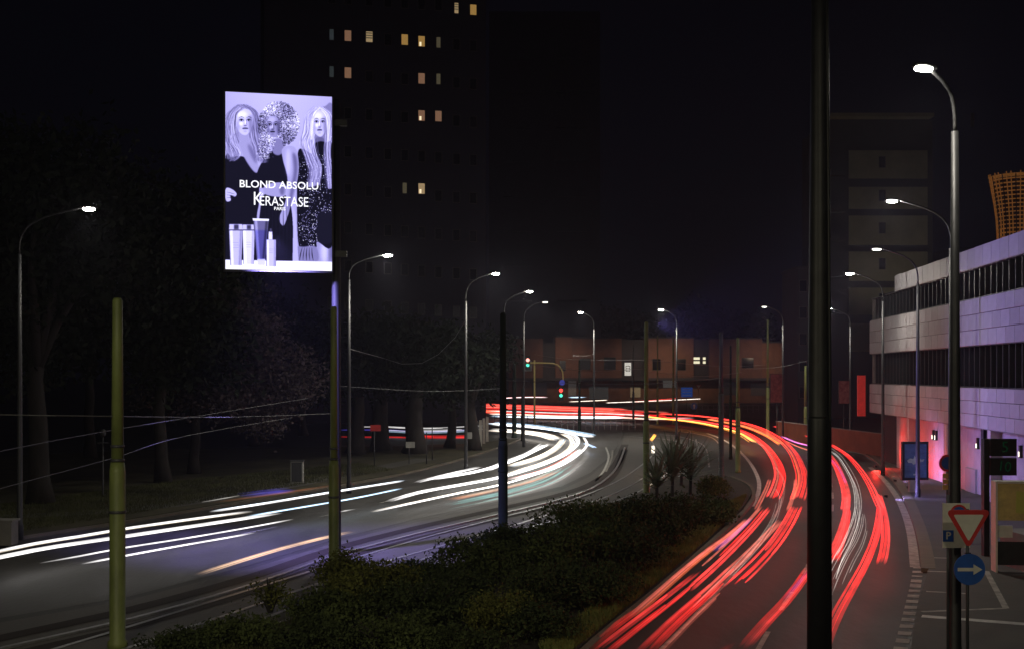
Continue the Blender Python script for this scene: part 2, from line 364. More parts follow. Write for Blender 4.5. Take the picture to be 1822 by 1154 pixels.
        ell(cx-w*.35, cy+h*.12, w*.22, h*.16, light+.2, 3, .8)
        for s in (-1, 1):
            ex, ey = cx+s*w*.42+tilt*w*.1, cy-h*.14
            ell(ex, ey-h*.03, w*.28, h*.12, light-.32, 2, .75)
            ell(ex, ey+h*.0, w*.2, h*.055, .75, 0, .8); ell(ex, ey, w*.1, h*.06, .08, 0, 1)
            stroke([(ex-w*.27, ey), (ex, ey-h*.09), (ex+w*.27, ey+h*.01)], .04, 1.2, .9)
            stroke([(ex-w*.3, ey-h*.2), (ex, ey-h*.28), (ex+w*.3, ey-h*.2)], .14, 1.3, .8)
        nx = cx+tilt*w*.12
        stroke([(nx+w*.1, cy-h*.2), (nx+w*.15, cy+h*.1), (nx+w*.2, cy+h*.24)], light-.25, 1.6, .6)
        stroke([(nx-w*.02, cy-h*.2), (nx, cy+h*.16)], light+.25, 1.8, .6)
        ell(nx, cy+h*.28, w*.2, h*.05, light-.36, 1, .85)
        ell(nx, cy+h*.5, w*.34, h*.09, light-.37, 1, 1); ell(nx, cy+h*.57, w*.24, h*.05, light-.05, 1, .8)
        stroke([(nx-w*.32, cy+h*.5), (nx, cy+h*.5), (nx+w*.32, cy+h*.5)], .05, .8, .9)
        ell(nx, cy+h*.72, w*.2, h*.05, light-.2, 2, .6)
    # backdrop
    L[:] = .66-.1*(yy/H)+.05*np.cos((xx/W-.5)*3)
    # right-hand woman: hair behind, sequin jacket, legs
    fill([(600, 160), (560, 190), (545, 270), (520, 350), (520, 420), (560, 480), (690, 560), (690, 160), (640, 150)], .5, 2)
    fill([(600, 915), (690, 905), (690, 1045), (610, 1045)], .58, 2); ell(640, 980, 20, 70, .8, 8, .8); ell(675, 980, 10, 70, .35, 5, .6)
    fill([(485, 420), (520, 395), (570, 420), (600, 360), (640, 360), (690, 400), (690, 930), (600, 925), (590, 960), (520, 965), (488, 930), (480, 650)], .07, 1)
    fill([(480, 960), (520, 955), (590, 955), (600, 1040), (490, 1040)], .5, 2)
    fill([(600, 760), (690, 740), (690, 920), (600, 920)], .13, 2)
    for k in range(5): stroke([(510+k*14, 960), (500+k*17, 1000), (495+k*20, 1035)], .15+.1*(k % 2), 2, .7)
    for k in range(520):
        y = rs.uniform(420, 950); x = rs.uniform(490, 600 if y > 760 else 680)
        stroke([(x, y), (x+rs.uniform(-3, 3), y+rs.uniform(1, 4))], rs.uniform(.25, 1.0), rs.uniform(.4, 1.1), .85, False)
    # left-hand woman
    fill([(70, 470), (110, 440), (180, 440), (240, 500), (262, 560), (262, 700), (250, 800), (265, 1045), (70, 1045)], .1, 1)
    fill([(135, 300), (205, 300), (215, 360), (262, 500), (243, 530), (200, 480), (160, 400)], .6, 2)
    ell(225, 420, 12, 60, .35, 5, .6, -.4)
    fill([(75, 620), (110, 625), (135, 650), (125, 668), (100, 660), (102, 690), (75, 690)], .72, 1)
    for k in range(3): stroke([(78, 640+k*16), (125, 652+k*12)], .2, 1.0, .7)
    # middle woman: dress, arm
    fill([(262, 1045), (270, 740), (300, 650), (400, 650), (450, 750), (458, 1045)], .1, 1)
    fill([(255, 520), (300, 440), (350, 400), (400, 420), (430, 600), (250, 610)], .1, 1)
    fill([(300, 600), (405, 590), (408, 665), (300, 655)], .6, 1); ell(395, 630, 14, 30, .35, 4, .7)
    fill([(345, 340), (395, 340), (405, 400), (375, 430), (340, 410)], .5, 2)
    fill([(395, 395), (440, 375), (478, 400), (492, 500), (478, 600), (450, 700), (420, 800), (400, 835), (378, 790), (415, 690), (425, 560), (400, 460)], .62, 1)
    fill([(455, 420), (478, 440), (484, 520), (460, 650), (425, 770), (445, 620), (462, 520)], .36, 5, True, .8)
    ell(430, 470, 12, 80, .8, 7, .7)
    fill([(450, 700), (470, 760), (490, 1045), (455, 1045), (458, 850)], .68, 1, False)
    for k in range(9): stroke([(280+k*20, 690), (275+k*21, 850), (280+k*20, 1030)], .16, 2.0, .35)
    def soft_hair(fn):
        nonlocal L
        old = L.copy(); fn(); L = .25*old+.75*L
    def left_hair():
        hair([[(160, 140), (110, 190), (95, 270), (105, 350), (140, 420), (110, 460)], [(150, 142), (95, 200), (85, 300), (90, 380), (100, 450)], [(165, 140), (120, 200), (118, 300), (130, 360)]], 520, [.25, .4, .6, .85], 11, 1.0, 5)
        hair([[(170, 140), (225, 180), (240, 260), (245, 340), (280, 420), (290, 470)], [(175, 140), (228, 200), (232, 300), (255, 390), (265, 460)]], 460, [.22, .36, .55, .75], 11, 1.0, 5)
    soft_hair(left_hair); face(178, 238, 50, 74, 1, .74)
    hair([[(165, 160), (132, 190), (126, 250), (128, 310)]], 60, [.3, .6, .85], 3, .9, 3)
    for k in range(3600):      # curls
        t = rs.uniform(0, 2*np.pi); p0 = rs.uniform(.0, 1)**.5
        x, y = 375+118*p0*np.cos(t), 250+128*p0*np.sin(t)
        if 350 < x < 400 and y > 330: continue
        r = rs.uniform(2.5, 6); p = rs.uniform(0, 6); base = .45+.3*np.cos(t*3)*p0
        stroke([(x+r*np.cos(p+s), y+r*np.sin(p+s)) for s in (0, 1, 2)], np.clip(base+rs.choice([-.35, -.1, .15, .4]), .06, 1), rs.uniform(.6, 1.1), .7)
    face(345, 262, 42, 64, -1, .56)
    for k in range(160):
        t = rs.uniform(0, 2*np.pi); x, y = 345+44*np.cos(t)+rs.randn()*3, 258+66*np.sin(t)+rs.randn()*3; r = rs.uniform(2.5, 5); p = rs.uniform(0, 6)
        if y < 300: stroke([(x+r*np.cos(p+s), y+r*np.sin(p+s)) for s in (0, 1, 2)], rs.choice([.12, .4, .8]), rs.uniform(.6, 1.1), .7)
    for k in range(500):
        x, y = rs.normal(292, 16), rs.uniform(330, 450); r = rs.uniform(2.5, 5); p = rs.uniform(0, 6)
        stroke([(x+r*np.cos(p+s), y+r*np.sin(p+s)) for s in (0, 1, 2)], rs.choice([.12, .35, .6, .85]), rs.uniform(.6, 1.1), .7)
    fill([(592, 330), (632, 330), (645, 370), (585, 370)], .4, 2); fill([(575, 372), (620, 350), (665, 372), (660, 420), (580, 420)], .06, 2)
    def right_hair():
        hair([[(605, 155), (560, 200), (550, 290), (530, 360), (560, 450), (580, 530), (560, 610)], [(600, 155), (566, 220), (556, 320), (570, 420), (600, 500), (590, 600)]], 620, [.4, .6, .85, 1.0], 12, 1.0, 5)
        hair([[(615, 155), (662, 200), (668, 300), (658, 400), (665, 500), (675, 620)]], 300, [.35, .6, .85, 1.0], 8, .9, 4)
    soft_hair(right_hair); face(612, 248, 44, 74, 0, .74)
    hair([[(610, 158), (576, 195), (566, 260), (560, 340)], [(614, 158), (652, 200), (660, 270), (662, 350)]], 90, [.5, .75, 1.0], 3, .9, 3)
    # shelf and bottles
    fill([(60, 1030), (700, 1042), (700, 1110), (60, 1110)], .93, 1, False)
    def bottle(x0, x1, y0, y1, cap, body, taper=0):
        w = x1-x0; fill([(x0, y0), (x1, y0), (x1-taper, y1), (x0+taper, y1)], body, 1, False)
        fill([(x0+w*.08, y0), (x0+w*.25, y0), (x0+w*.25+taper*.8, y1), (x0+w*.08+taper, y1)], min(1, body+.25), 2, False, .8)
        fill([(x0+w*.8, y0), (x0+w*.95, y0), (x0+w*.95-taper, y1), (x0+w*.8-taper, y1)], body-.2, 2, False, .8)
        if cap: fill([(x0+2, cap), (x1-2, cap), (x1, y0-4), (x0, y0-4)], .75, 1, False); fill([(x0+w*.35, cap+3), (x0+w*.7, cap+3), (x0+w*.7, y0-6), (x0+w*.35, y0-6)], .2, 2, False, .9); fill([(x0, y0-5), (x1, y0-5), (x1, y0), (x0, y0)], .25, 0, False)
        stroke([(x0, y0), (x0+taper, y1)], .2, .8, .7, False); stroke([(x1, y0), (x1-taper, y1)], .2, .8, .7, False)
        for k in range(3): stroke([(x0+w*.3, y0+(y1-y0)*(.35+.07*k)), (x0+w*.7, y0+(y1-y0)*(.35+.07*k))], .45, .6, .6, False)
    bottle(92, 170, 862, 1062, 826, .72, 8); bottle(168, 238, 862, 1056, 828, .82, 6)
    bottle(230, 318, 800, 1030, 0, .42, 20); fill([(226, 792), (320, 796), (318, 808), (228, 806)], .9, 0, False); fill([(253, 1026), (298, 1026), (296, 1062), (254, 1060)], .8, 1, False)
    bottle(303, 360, 915, 1068, 0, .74, 2); fill([(318, 868), (338, 868), (340, 915), (316, 915)], .85, 1, False); fill([(324, 850), (336, 850), (336, 870), (324, 870)], .3, 1, False)
    L = np.clip(L, 0, 1); L = L*.92+.08*box(L, 2)
    st = [0, .15, .45, .7, 1.0]
    R = np.interp(L, st, [.03, .09, .40, .68, .98]); G = np.interp(L, st, [.03, .085, .38, .66, .98]); B = np.interp(L, st, [.06, .16, .60, .90, 1.0])
    m = mask([(238, 860), (312, 860), (300, 1030), (255, 1030)], 3, False)*.5
    R = R*(1-.5*m); G = G*(1-.5*m)
    return np.stack([R, G, B], -1)

# ------------------------------------------------------------ foliage
def leaf_mesh(name, cl, size, seed, m, per=None, shell=.8):
    """cl: list of (centre, radii, count) ellipsoids; leaves sit in small clumps towards the surface"""
    rs = np.random.RandomState(seed); V = []
    for c, r, n in cl:
        k = max(6, n//26); u = rs.randn(k, 3); u /= np.linalg.norm(u, axis=1)[:, None]
        q = u*(rs.uniform(.35, 1, (k, 1))**.5)*np.array(r)*(1+.16*rs.randn(k, 1))
        idx = rs.randint(k, size=n); sp = size*1.9+min(r)*.10
        V.append(np.array(c)+q[idx]+rs.randn(n, 3)*sp*np.array([1, 1, .75]))
    C = np.concatenate(V); n = len(C); C[:, 2] = np.maximum(C[:, 2], .03)
    a = rs.randn(n, 3); a /= np.linalg.norm(a, axis=1)[:, None]; b = np.cross(a, rs.randn(n, 3)); b /= np.linalg.norm(b, axis=1)[:, None]
    s = (size*rs.uniform(.55, 1.35, n))[:, None]
    P = np.stack([C-a*s, C+b*s*.5, C+a*s, C-b*s*.5], 1).reshape(-1, 3)
    me = bpy.data.meshes.new(name); me.vertices.add(4*n); me.vertices.foreach_set('co', P.ravel()); me.loops.add(4*n); me.loops.foreach_set('vertex_index', np.arange(4*n, dtype=np.int32))
    me.polygons.add(n); me.polygons.foreach_set('loop_start', np.arange(0, 4*n, 4, dtype=np.int32)); me.materials.append(m); me.update(calc_edges=True); return me
def tree(label, px, d, hgt, trunk_r, blobs, m, seed, size=.2, name='leafy_tree', group=None, fork=.45, z0=.09):
    p = dp(px, d); t = thing(name, label, 'tree', (p.x, p.y, z0), group=group); r = random.Random(seed)
    mb = MB(); x = y = 0; pts = []; rad = []
    for i in range(7):
        k = i/6; pts.append((x, y, hgt*fork*k)); rad.append(trunk_r*(1.35 if i == 0 else 1-.35*k)); x += r.uniform(-.12, .12); y += r.uniform(-.12, .12)
    mb.tube(pts, rad, 10); top = Vector(pts[-1])
    for c, rr, n in blobs:
        c = Vector(c); mid = top.lerp(c, .5)+Vector((r.uniform(-.3, .3), r.uniform(-.3, .3), .3)); mb.tube([top-Vector((0, 0, .6)), top.lerp(mid, .5), mid, c], [trunk_r*.5, trunk_r*.4, trunk_r*.28, trunk_r*.1], 7)
        for _ in range(3):
            e = c+Vector((r.uniform(-1, 1)*rr[0], r.uniform(-1, 1)*rr[1], r.uniform(-.4, .8)*rr[2]))*.8; mb.tube([mid, mid.lerp(e, .6)+Vector((0, 0, .15)), e], [trunk_r*.2, trunk_r*.12, trunk_r*.04], 5)
    part('trunk', mb, M['bark'], t, True)
    link('crown', leaf_mesh('crown', blobs, size, seed, m), t); return t
def auto_blobs(h, R_, n, seed, k=7, low=.45):
    r = random.Random(seed); out = []
    for i in range(k):
        a = 2*math.pi*i/k+r.uniform(-.4, .4); q = r.uniform(.35, .7)*R_; rr = R_*r.uniform(.38, .58)
        z = h*r.uniform(low+.08, .86); out.append(((math.cos(a)*q, math.sin(a)*q, z), (rr, rr, rr*.8), n//(k+1)))
    out.append(((0, 0, h*.84), (R_*.5, R_*.5, h*.15), n//(k+1))); return out
tree('huge dark broadleaf tree at far left with a thick trunk behind the thin lamp pole', 72, 57, 17, .52, auto_blobs(17, 6.5, 15000, 3, 9, .3), M['leaf'], 3, .22, fork=.4)
tree('dark tree left of the first green pole, its crown merging with its neighbours', 290, 68, 17, .4, auto_blobs(17, 6, 12000, 4, 8, .3), M['leaf'], 4, .24)
p2 = [((5.2, -.5, 5.6), (2.6, 2.2, 1.9), 2600), ((3.4, -1, 8.2), (2.2, 2, 1.6), 2000), ((1, 0, 10), (2.8, 2.2, 2), 1800), ((2.2, -1.5, 5), (2.2, 2, 1.5), 1800), ((-2, 0, 8), (3, 2.4, 2.2), 1800), ((4.2, -.5, 3.3), (1.6, 1.5, 1.0), 900), ((-.5, -1, 5), (2.4, 2.2, 1.6), 1200)]
tree('tree below and left of the billboard with pinkish light put into its leaf colour', 345, 74, 12, .34, [(c_, r_, n_*2) for c_, r_, n_ in p2], M['leaf2'], 11, .125)
for i, (px, d, h, rr, lb) in enumerate([(632, 92, 10, 4.4, 'roadside tree with dark trunk just right of the second green pole'), (678, 96, 10.5, 4.2, 'roadside tree trunk second from the green pole under the billboard'), (738, 93, 10, 4.4, 'roadside tree in the middle of the dark row'), (800, 100, 9.5, 3.4, 'roadside tree left of the white-edged stone posts'), (842, 97, 9.2, 2.8, 'last roadside tree of the row, just left of the dark pole')]):
    tree(lb, px, d, h, (.62, .75, .8, .4, .55)[i], auto_blobs(h, rr, 5200, 20+i, 6, .42), M['leaf'], 20+i, .24, group='trees in a row beyond the left road')
for i, (px, d, h, rr, lb) in enumerate([(160, 88, 19, 6.5, 'tall dark tree behind the far-left lamp'), (450, 104, 13, 5.5, 'dim tree in the depth below the billboard'), (-40, 80, 20, 7, 'tall dark tree cut by the left edge'), (540, 120, 12, 5, 'dim tree seen left of the curved-arm lamp')]):
    tree(lb, px, d, h, .4, auto_blobs(h, rr, 6000, 40+i, 7, .3), M['leaf'], 40+i, .3, group='dark trees of the park behind')
for i, (px, d, h, rr, lb) in enumerate([(1090, 330, 24, 11, 'dark treetop rising behind the brick building left of centre'), (1250, 340, 25, 12, 'dark treetop behind the brick building above the lit windows'), (1340, 335, 22, 10, 'dark treetop behind the right end of the brick building'), (1010, 345, 21, 9, 'low dark treetop behind the left end of the brick building')]):
    tree(lb, px, d, h, .5, auto_blobs(h, rr, 3500, 60+i, 7, .35), M['leaf'], 60+i, .7, group='treetops behind the brick building', z0=0)

# bushes of the island: (px, d, [blobs], material, label)
def bush(label, px, d, rx, ry, h, m, seed, n=3600, size=.075, extra=None, name='bush'):
    p = dp(px, d, .10); t = thing(name, label, 'bush', p, group=None); r = random.Random(seed); bl = []
    for i in range(7):
        a = r.uniform(0, 6.28); q = r.uniform(.2, .62); s = r.uniform(.34, .55)
        bl.append(((math.cos(a)*q*rx, math.sin(a)*q*ry, h*r.uniform(.35, .66)), (rx*s, ry*s, h*r.uniform(.26, .36)), n//8))
    bl.append(((0, 0, h*.55), (rx*.5, ry*.5, h*.42), n//8))
    mb = MB()
    for i in range(9):
        a = r.uniform(0, 6.28); q = r.uniform(.3, .8); e = Vector((math.cos(a)*q*rx, math.sin(a)*q*ry, h*r.uniform(.6, 1.0)))
        mb.tube([(e.x*.1, e.y*.1, -.05), (e.x*.5, e.y*.5, e.z*.55), e], [.03, .02, .006], 4)
    part('stems', mb, M['bark'], t); link('foliage', leaf_mesh('foliage', bl, size, seed, m), t); return t
B = [(1035, 39.5, 1.9, 2.0, 2.0, 'bushleaf', 'large rounded bush right of the dark pole, nearest the tramway', 7000, .065),
 (1132, 41, 1.0, 1.3, 2.0, 'bushleaf3', 'dark upright bush between the two large bushes of the island', 4500, .065),
 (1200, 42, 1.8, 2.0, 1.9, 'bushleaf3', 'wide dark bush beside the red trails with a straggly top', 7000, .065),
 (1258, 49, 1.4, 1.7, 1.05, 'bushleaf', 'low bush at the outer corner of the island next to the inner red trail', 4500, .07),
 (1268, 60, .8, .8, 1.0, 'bushleaf2', 'small clipped round bush in front of the grey-blue pole', 3800, .06),
 (1060, 49, 2.2, 1.6, .8, 'bushleaf2', 'low yellowish shrub behind the large rounded bush', 3000, .07),
 (900, 41, 1.3, 1.3, .65, 'bushleaf3', 'low bush at the foot of the dark pole', 3500, .06),
 (1020, 35.5, 1.9, 1.8, 1.7, 'bushleaf', 'bush below the large rounded one, pale leaf tips', 7000, .06),
 (1118, 36.5, 1.5, 1.9, 1.5, 'bushleaf3', 'dark bush over the grassy edge of the right road', 6500, .06),
 (612, 33.5, 1.0, 1.1, 1.1, 'bushleaf2', 'yellowish green bush at the foot of the second green pole', 5000, .05),
 (765, 33.5, 1.6, 1.6, .75, 'bushleaf3', 'dark bush left of the low bush at the dark pole', 5000, .055),
 (890, 28.3, 1.25, 1.3, 1.05, 'bushleaf2', 'smooth rounded olive bush at the bottom centre', 9000, .038),
 (1000, 31, 1.7, 1.7, 1.2, 'bushleaf3', 'dark bush right of the smooth rounded one', 6500, .05),
 (740, 28.8, 1.5, 1.5, 1.15, 'bushleaf3', 'dark bush left of the smooth rounded one at the bottom edge', 6000, .05),
 (585, 28.5, 1.3, 1.4, .95, 'bushleaf', 'straggly bush at the bottom edge below the second green pole', 5500, .05),
 (440, 27.3, 1.1, 1.1, .6, 'bushleaf', 'low bush at the bottom edge right of the first green pole', 4200, .045),
 (335, 26.6, 1.0, 1.0, .45, 'bushleaf3', 'lowest dark shrub of the island, nearest the first green pole', 4200, .045),
 (480, 31, .7, .8, .8, 'bushleaf2', 'thin weedy bush in front of the tram rails', 700, .05),
 (1060, 32, 1.4, 1.9, 1.05, 'bushleaf3', 'dark bush low on the island, right of the bottom centre', 6000, .05),
 (965, 27.5, 1.2, 1.2, .8, 'bushleaf3', 'dark low bush at the bottom edge near the red trails', 5000, .045),
 (862, 35.5, 2.0, 2.0, 1.15, 'bushleaf', 'broad bush in the middle of the island below the dark pole', 6500, .06),
 (672, 30, 1.2, 1.3, 1.35, 'bushleaf2', 'pale tipped bush right of the yellowish one, near the bottom edge', 5500, .05),
 (930, 38.5, 1.3, 1.4, 1.2, 'bushleaf3', 'dark bush in the heart of the island', 4500, .06),
 (800, 31, 1.4, 1.4, 1.0, 'bushleaf3', 'dark bush above the smooth rounded one', 5000, .05),
 (560, 26.6, 1.3, 1.2, .6, 'bushleaf3', 'dark ground-hugging shrub cut by the bottom edge, left', 5000, .045),
 (700, 26.2, 1.4, 1.2, .75, 'bushleaf', 'shrub cut by the bottom edge, left of the smooth rounded bush', 5500, .045),
 (820, 25.9, 1.0, 1.0, .6, 'bushleaf3', 'small shrub cut by the bottom edge below the smooth rounded bush', 5000, .045),
 (1075, 37, 1.3, 1.4, 1.5, 'bushleaf3', 'dense bush between the large rounded one and the grassy edge', 5000, .06)]
for i, b_ in enumerate(B):
    px, d, rx, ry, h, m, lb = b_[:7]; n, s = (b_[7], b_[8]) if len(b_) > 7 else (3800, .08)
    bush(lb, px, d, rx, ry, h, M[m], 100+i, n, s)
# spiky plants
def spiky(label, px, d, h, n, seed):
    h *= 1.25; p = dp(px, d, .1); t = thing('spiky_plant', label, 'plant', p); r = random.Random(seed); mb = MB(); mb.tube([(0, 0, -.05), (.03, 0, h*.35)], [.09, .07], 7)
    part('trunk', mb, M['bark'], t)
    mb = MB()
    for i in range(n):
        a = r.uniform(0, 6.28); el = r.uniform(.15, 1.25); L = h*r.uniform(.55, .8); b0 = Vector((0, 0, h*r.uniform(.2, .5))); dv = Vector((math.cos(a)*math.cos(el), math.sin(a)*math.cos(el), math.sin(el))); sd = Vector((-math.sin(a), math.cos(a), 0))*.062
        m1 = b0+dv*L*.5; e = b0+dv*L+Vector((0, 0, -L*.12*math.cos(el)))
        mb.add([b0-sd*.6, b0+sd*.6, m1+sd, m1-sd, e], [(0, 1, 2, 3), (3, 2, 4)])
    part('leaf_rosette', mb, M['spike'], t)
spiky('tall spiky yucca-like plant in front of the third green pole', 1196, 60, 2.6, 90, 1)
spiky('spiky plant right of the tall one, leaning towards the round bush', 1228, 61, 2.3, 80, 2)
spiky('low spiky plant at the left of the group by the pole', 1168, 59, 1.6, 60, 3)
spiky('small spiky plant behind the two large ones', 1212, 66, 2.2, 60, 4)
# grass
def grass(name, label, px, n, seed, h=.16, m='grass'):
    rs = np.random.RandomState(seed); P = np.array([gp(x, y)[:2] for x, y in px]); tri = geometry.tessellate_polygon([[Vector((p[0], p[1], 0)) for p in P]])
    T = np.array([[P[i] for i in t] for t in tri]); A = np.abs(np.cross(T[:, 1]-T[:, 0], T[:, 2]-T[:, 0])); k = rs.choice(len(T), n, p=A/A.sum())
    u = rs.rand(n, 1); v = rs.rand(n, 1); s = (u+v) > 1; u = np.where(s, 1-u, u); v = np.where(s, 1-v, v)
    C = T[k, 0]+u*(T[k, 1]-T[k, 0])+v*(T[k, 2]-T[k, 0]); a = rs.rand(n)*6.28; w = .012; hh = h*rs.uniform(.4, 1.3, n)
    z = np.full(n, .09); dx, dy = np.cos(a), np.sin(a); l = rs.randn(n, 2)*.05
    V = np.stack([np.stack([C[:, 0]-dx*w, C[:, 1]-dy*w, z], 1), np.stack([C[:, 0]+dx*w, C[:, 1]+dy*w, z], 1), np.stack([C[:, 0]+l[:, 0], C[:, 1]+l[:, 1], z+hh], 1)], 1).reshape(-1, 3)
    me = bpy.data.meshes.new(name); me.vertices.add(3*n); me.vertices.foreach_set('co', V.ravel()); me.loops.add(3*n); me.loops.foreach_set('vertex_index', np.arange(3*n, dtype=np.int32)); me.polygons.add(n); me.polygons.foreach_set('loop_start', np.arange(0, 3*n, 3, dtype=np.int32)); me.materials.append(M[m]); me.update(calc_edges=True)
    tag(link(name, me), label, 'grass', kind='stuff')
grass('grass', 'yellowish grass along the edge of the planted island', [(1328, 884), (1318, 906), (1260, 962), (1168, 1042), (1058, 1132), (1000, 1180), (960, 1160), (1040, 1100), (1120, 1040), (1200, 960), (1280, 905)], 42000, 1)
grass('grass', 'rough grass on the verge beyond the left road', [(0, 955), (230, 918), (450, 880), (700, 838), (640, 826), (300, 860), (0, 900)], 30000, 2, .14, 'grass_dim')
grass('grass', 'weedy grass strip between the tram rails and the bushes', [(300, 1180), (600, 1082), (800, 1018), (960, 950), (980, 975), (820, 1050), (620, 1120), (420, 1190)], 14000, 3, .16, 'grass_dim')

# ------------------------------------------------------------ poles
def catenary(px, d, top, label, m, r0=.155, r1=.115, joint=.36, name='tram_pole', z0=.0):
    p = dp(px, d); t = thing(name, label, 'pole', (p.x, p.y, z0), group='overhead line poles'); H = zz(top, d)-z0; zj = H*joint
    part('lower_tube', MB().lathe([(r0*1.25, -.05), (r0*1.25, .12), (r0, .16), (r0, zj), (r0*.86, zj+.22)], 20), m, t, True)
    part('upper_tube', MB().lathe([(r1, zj+.2), (r1*.8, H-.06), (r1*.55, H)], 18), m, t, True)
    for z in (zj+.24, zj+.55, zj-.9): part('collar', MB().lathe([(r0*.84 if z > zj else r0*1.04, z), (r0*.9 if z > zj else r0*1.09, z+.015), (r0*.9 if z > zj else r0*1.09, z+.05), (r0*.84 if z > zj else r0*1.04, z+.065)], 18), M['galv'] if m is M['green_pole'] else m, t, True)
    return t
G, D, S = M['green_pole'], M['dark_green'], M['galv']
catenary(209, 27.3, 530, 'thick olive green pole at the left, nearest the camera', G, .172, .135, .50)
catenary(594, 37, 545, 'olive green pole below the right edge of the billboard', G, .155, .115, .40)
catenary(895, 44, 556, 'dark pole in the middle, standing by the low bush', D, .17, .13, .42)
catenary(1150, 62, 572, 'olive green pole behind the spiky plants, orange lamps at its side', G, .16, .12, .4)
catenary(1283, 72, 590, 'grey-blue pole standing on the head of the island', S, .16, .12, .55)
catenary(1313, 76, 600, 'green pole right of the grey-blue one', G, .15, .11, .45)
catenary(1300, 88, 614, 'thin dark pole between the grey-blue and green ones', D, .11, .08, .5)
catenary(1366, 120, 568, 'distant green pole left of the red banner', G, .16, .12, .4)
catenary(1198, 150, 597, 'distant bright green pole before the brick building', G, .16, .12, .4)
catenary(1170, 150, 597, 'distant slim green pole left of the bright green one', G, .13, .09, .4)
catenary(1433, 118, 650, 'short bright green pole by the left edge of the thick black pole', G, .15, .13, .4)
catenary(1127, 140, 613, 'distant grey pole beside the small lit box sign', S, .13, .09, .4)
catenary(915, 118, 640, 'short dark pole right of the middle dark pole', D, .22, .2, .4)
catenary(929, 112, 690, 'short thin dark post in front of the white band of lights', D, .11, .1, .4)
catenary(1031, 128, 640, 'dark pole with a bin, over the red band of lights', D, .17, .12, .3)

# street lamps: (lamp px, lamp py, pole px, lit strength, label)
LENS = flat('lamp_lens', (1.0, .96, .84), 110); LENSD = flat('dim_lamp_lens', (1.0, .96, .86), 3.5)
def lamp(lx, ly, px, d, label, k=1.0, dim=False, dark=False, arm_dy=0, pr=.085, hs=1.0, zlamp=12.0, low=1.6, shape='up', m=None):
    p = dp(px, d); t = thing('street_lamp', label, 'street lamp', (p.x, p.y, 0), group='tall street lamps along both roads'); dx = (lx-px)/F*d; m = m or M['galv']
    zl = zlamp; zt = zl-low
    part('pole', MB().lathe([(pr*1.6, -.05), (pr*1.6, .5), (pr*1.25, .6), (pr, zt*.55), (pr*.72, zt-.02)], 16), m, t, True)
    part('arm', MB().tube(smooth_path([(0, 0, zt-.05), (0, 0, zt+low*.25), (dx*.10, arm_dy*.1, zt+low*.58), (dx*.38, arm_dy*.38, zt+low*.83), (dx*.86, arm_dy*.86, zl+.04)], .15), pr*.42, 8), m if px == 621 else M['dark_metal'], t, True)
    e = Vector((dx, arm_dy, zl)); a = math.atan2(arm_dy, dx)
    h = MB(); L, Wd = .62*hs, .28*hs
    h.tube([e+Vector((math.cos(a)*x, math.sin(a)*x, z)) for x, z in ((-L*.6, .03), (-L*.45, .06), (0, .09), (L*.4, .08), (L*.5, .05))], [.04, Wd*.42, Wd*.5, Wd*.42, .05], 12, flatten=.45)
    hd = part('lamp_head', h, M['dark_metal'], t, True)
    l = MB(); l.tube([e+Vector((math.cos(a)*x, math.sin(a)*x, .015)) for x in (-L*.36, -L*.3, 0, L*.3, L*.36)], [.02, Wd*.34, Wd*.42, Wd*.34, .02], 12, flatten=.62)
    if not dark: part('lens', l, LENSD if dim else LENS, hd, True)
    light('SPOT', 'lamp_light', t, e-Vector((0, 0, .16)), LAMP_W*k, (1.0, .93, .78), .12, (0, 0, -1), 138, .9); light('POINT', 'lens_light', t, e-Vector((0, 0, .10)), 0 if dark else (45 if (dim or k < .3) else 420), (1.0, .95, .84), .08); return t
lamp(158, 371, 35, 45, 'street lamp at far left, bright head over the dark trees', .29)
lamp(690, 455, 621, 62.6, 'street lamp with a clearly curved arm right of the billboard', 1.2, low=1.2, m=M['galv'])
lamp(882, 488, 829, 74, 'street lamp whose bright head hangs above the dark middle pole', 1.2)
lamp(942, 519, 897, 90, 'street lamp second right of the middle pole top', 1.2)
lamp(970, 538, 932, 103, 'small dim street lamp between two bright ones in the centre', .8, dim=True)
lamp(1033, 557, 1057, 120, 'street lamp above the traffic light arm, right of centre', 1.3)
lamp(1176, 551, 1204, 115, 'street lamp just right of the third green pole top', 1.3)
lamp(1360, 546, 1393, 110, 'small dim street lamp above the red banner', .9, dim=True)
lamp(1475, 552, 1513, 113, 'street lamp mostly hidden behind the thick black pole', 1.0)
lamp(1512, 487, 1571, 74, 'street lamp bright against the dark right tower base', .55)
lamp(1560, 444, 1633, 59.5, 'small dim street lamp left of the stone-clad building', 0.5, dim=True)
lamp(1587, 352, 1692, 43, 'street lamp in front of the dark tower, half edge-on', 0.55, hs=.8)
lamp(1636, 125, 1699, 24.6, 'big bright street lamp at upper right with a thick grey pole', .22, m=M['dark_metal'], pr=.10, low=1.15, hs=.85, arm_dy=-.25)
for (x_, y_, k_, lb_) in ((-9, 6, .5, 'unseen street lamp added beside the left road for frontal light'), (7.5, 4, .16, 'unseen street lamp added beside the right road for frontal light')):  # two unseen lamps added to light the near poles, bushes and signs
    t = thing('street_lamp', lb_, 'street lamp', (x_, y_, 0), group='tall street lamps along both roads')
    part('pole', MB().lathe([(.13, -.05), (.13, .5), (.08, .6), (.06, 11.9)], 14), M['galv'], t, True); part('lamp_head', MB().tube([(-.1, 0, 12), (.3, 0, 12.06), (.7, 0, 12.02)], [.06, .13, .06], 10, flatten=.5), M['dark_metal'], t, True); part('lens', MB().tube([(.1, 0, 11.96), (.3, 0, 11.96), (.5, 0, 11.96)], [.04, .1, .04], 10, flatten=.5), LENS, t, True)
    light('SPOT', 'lamp_light', t, (.3, .0, 11.7), 8000*k_, (1.0, .90, .62), .12, (0, .55, -.4), 120, .9)
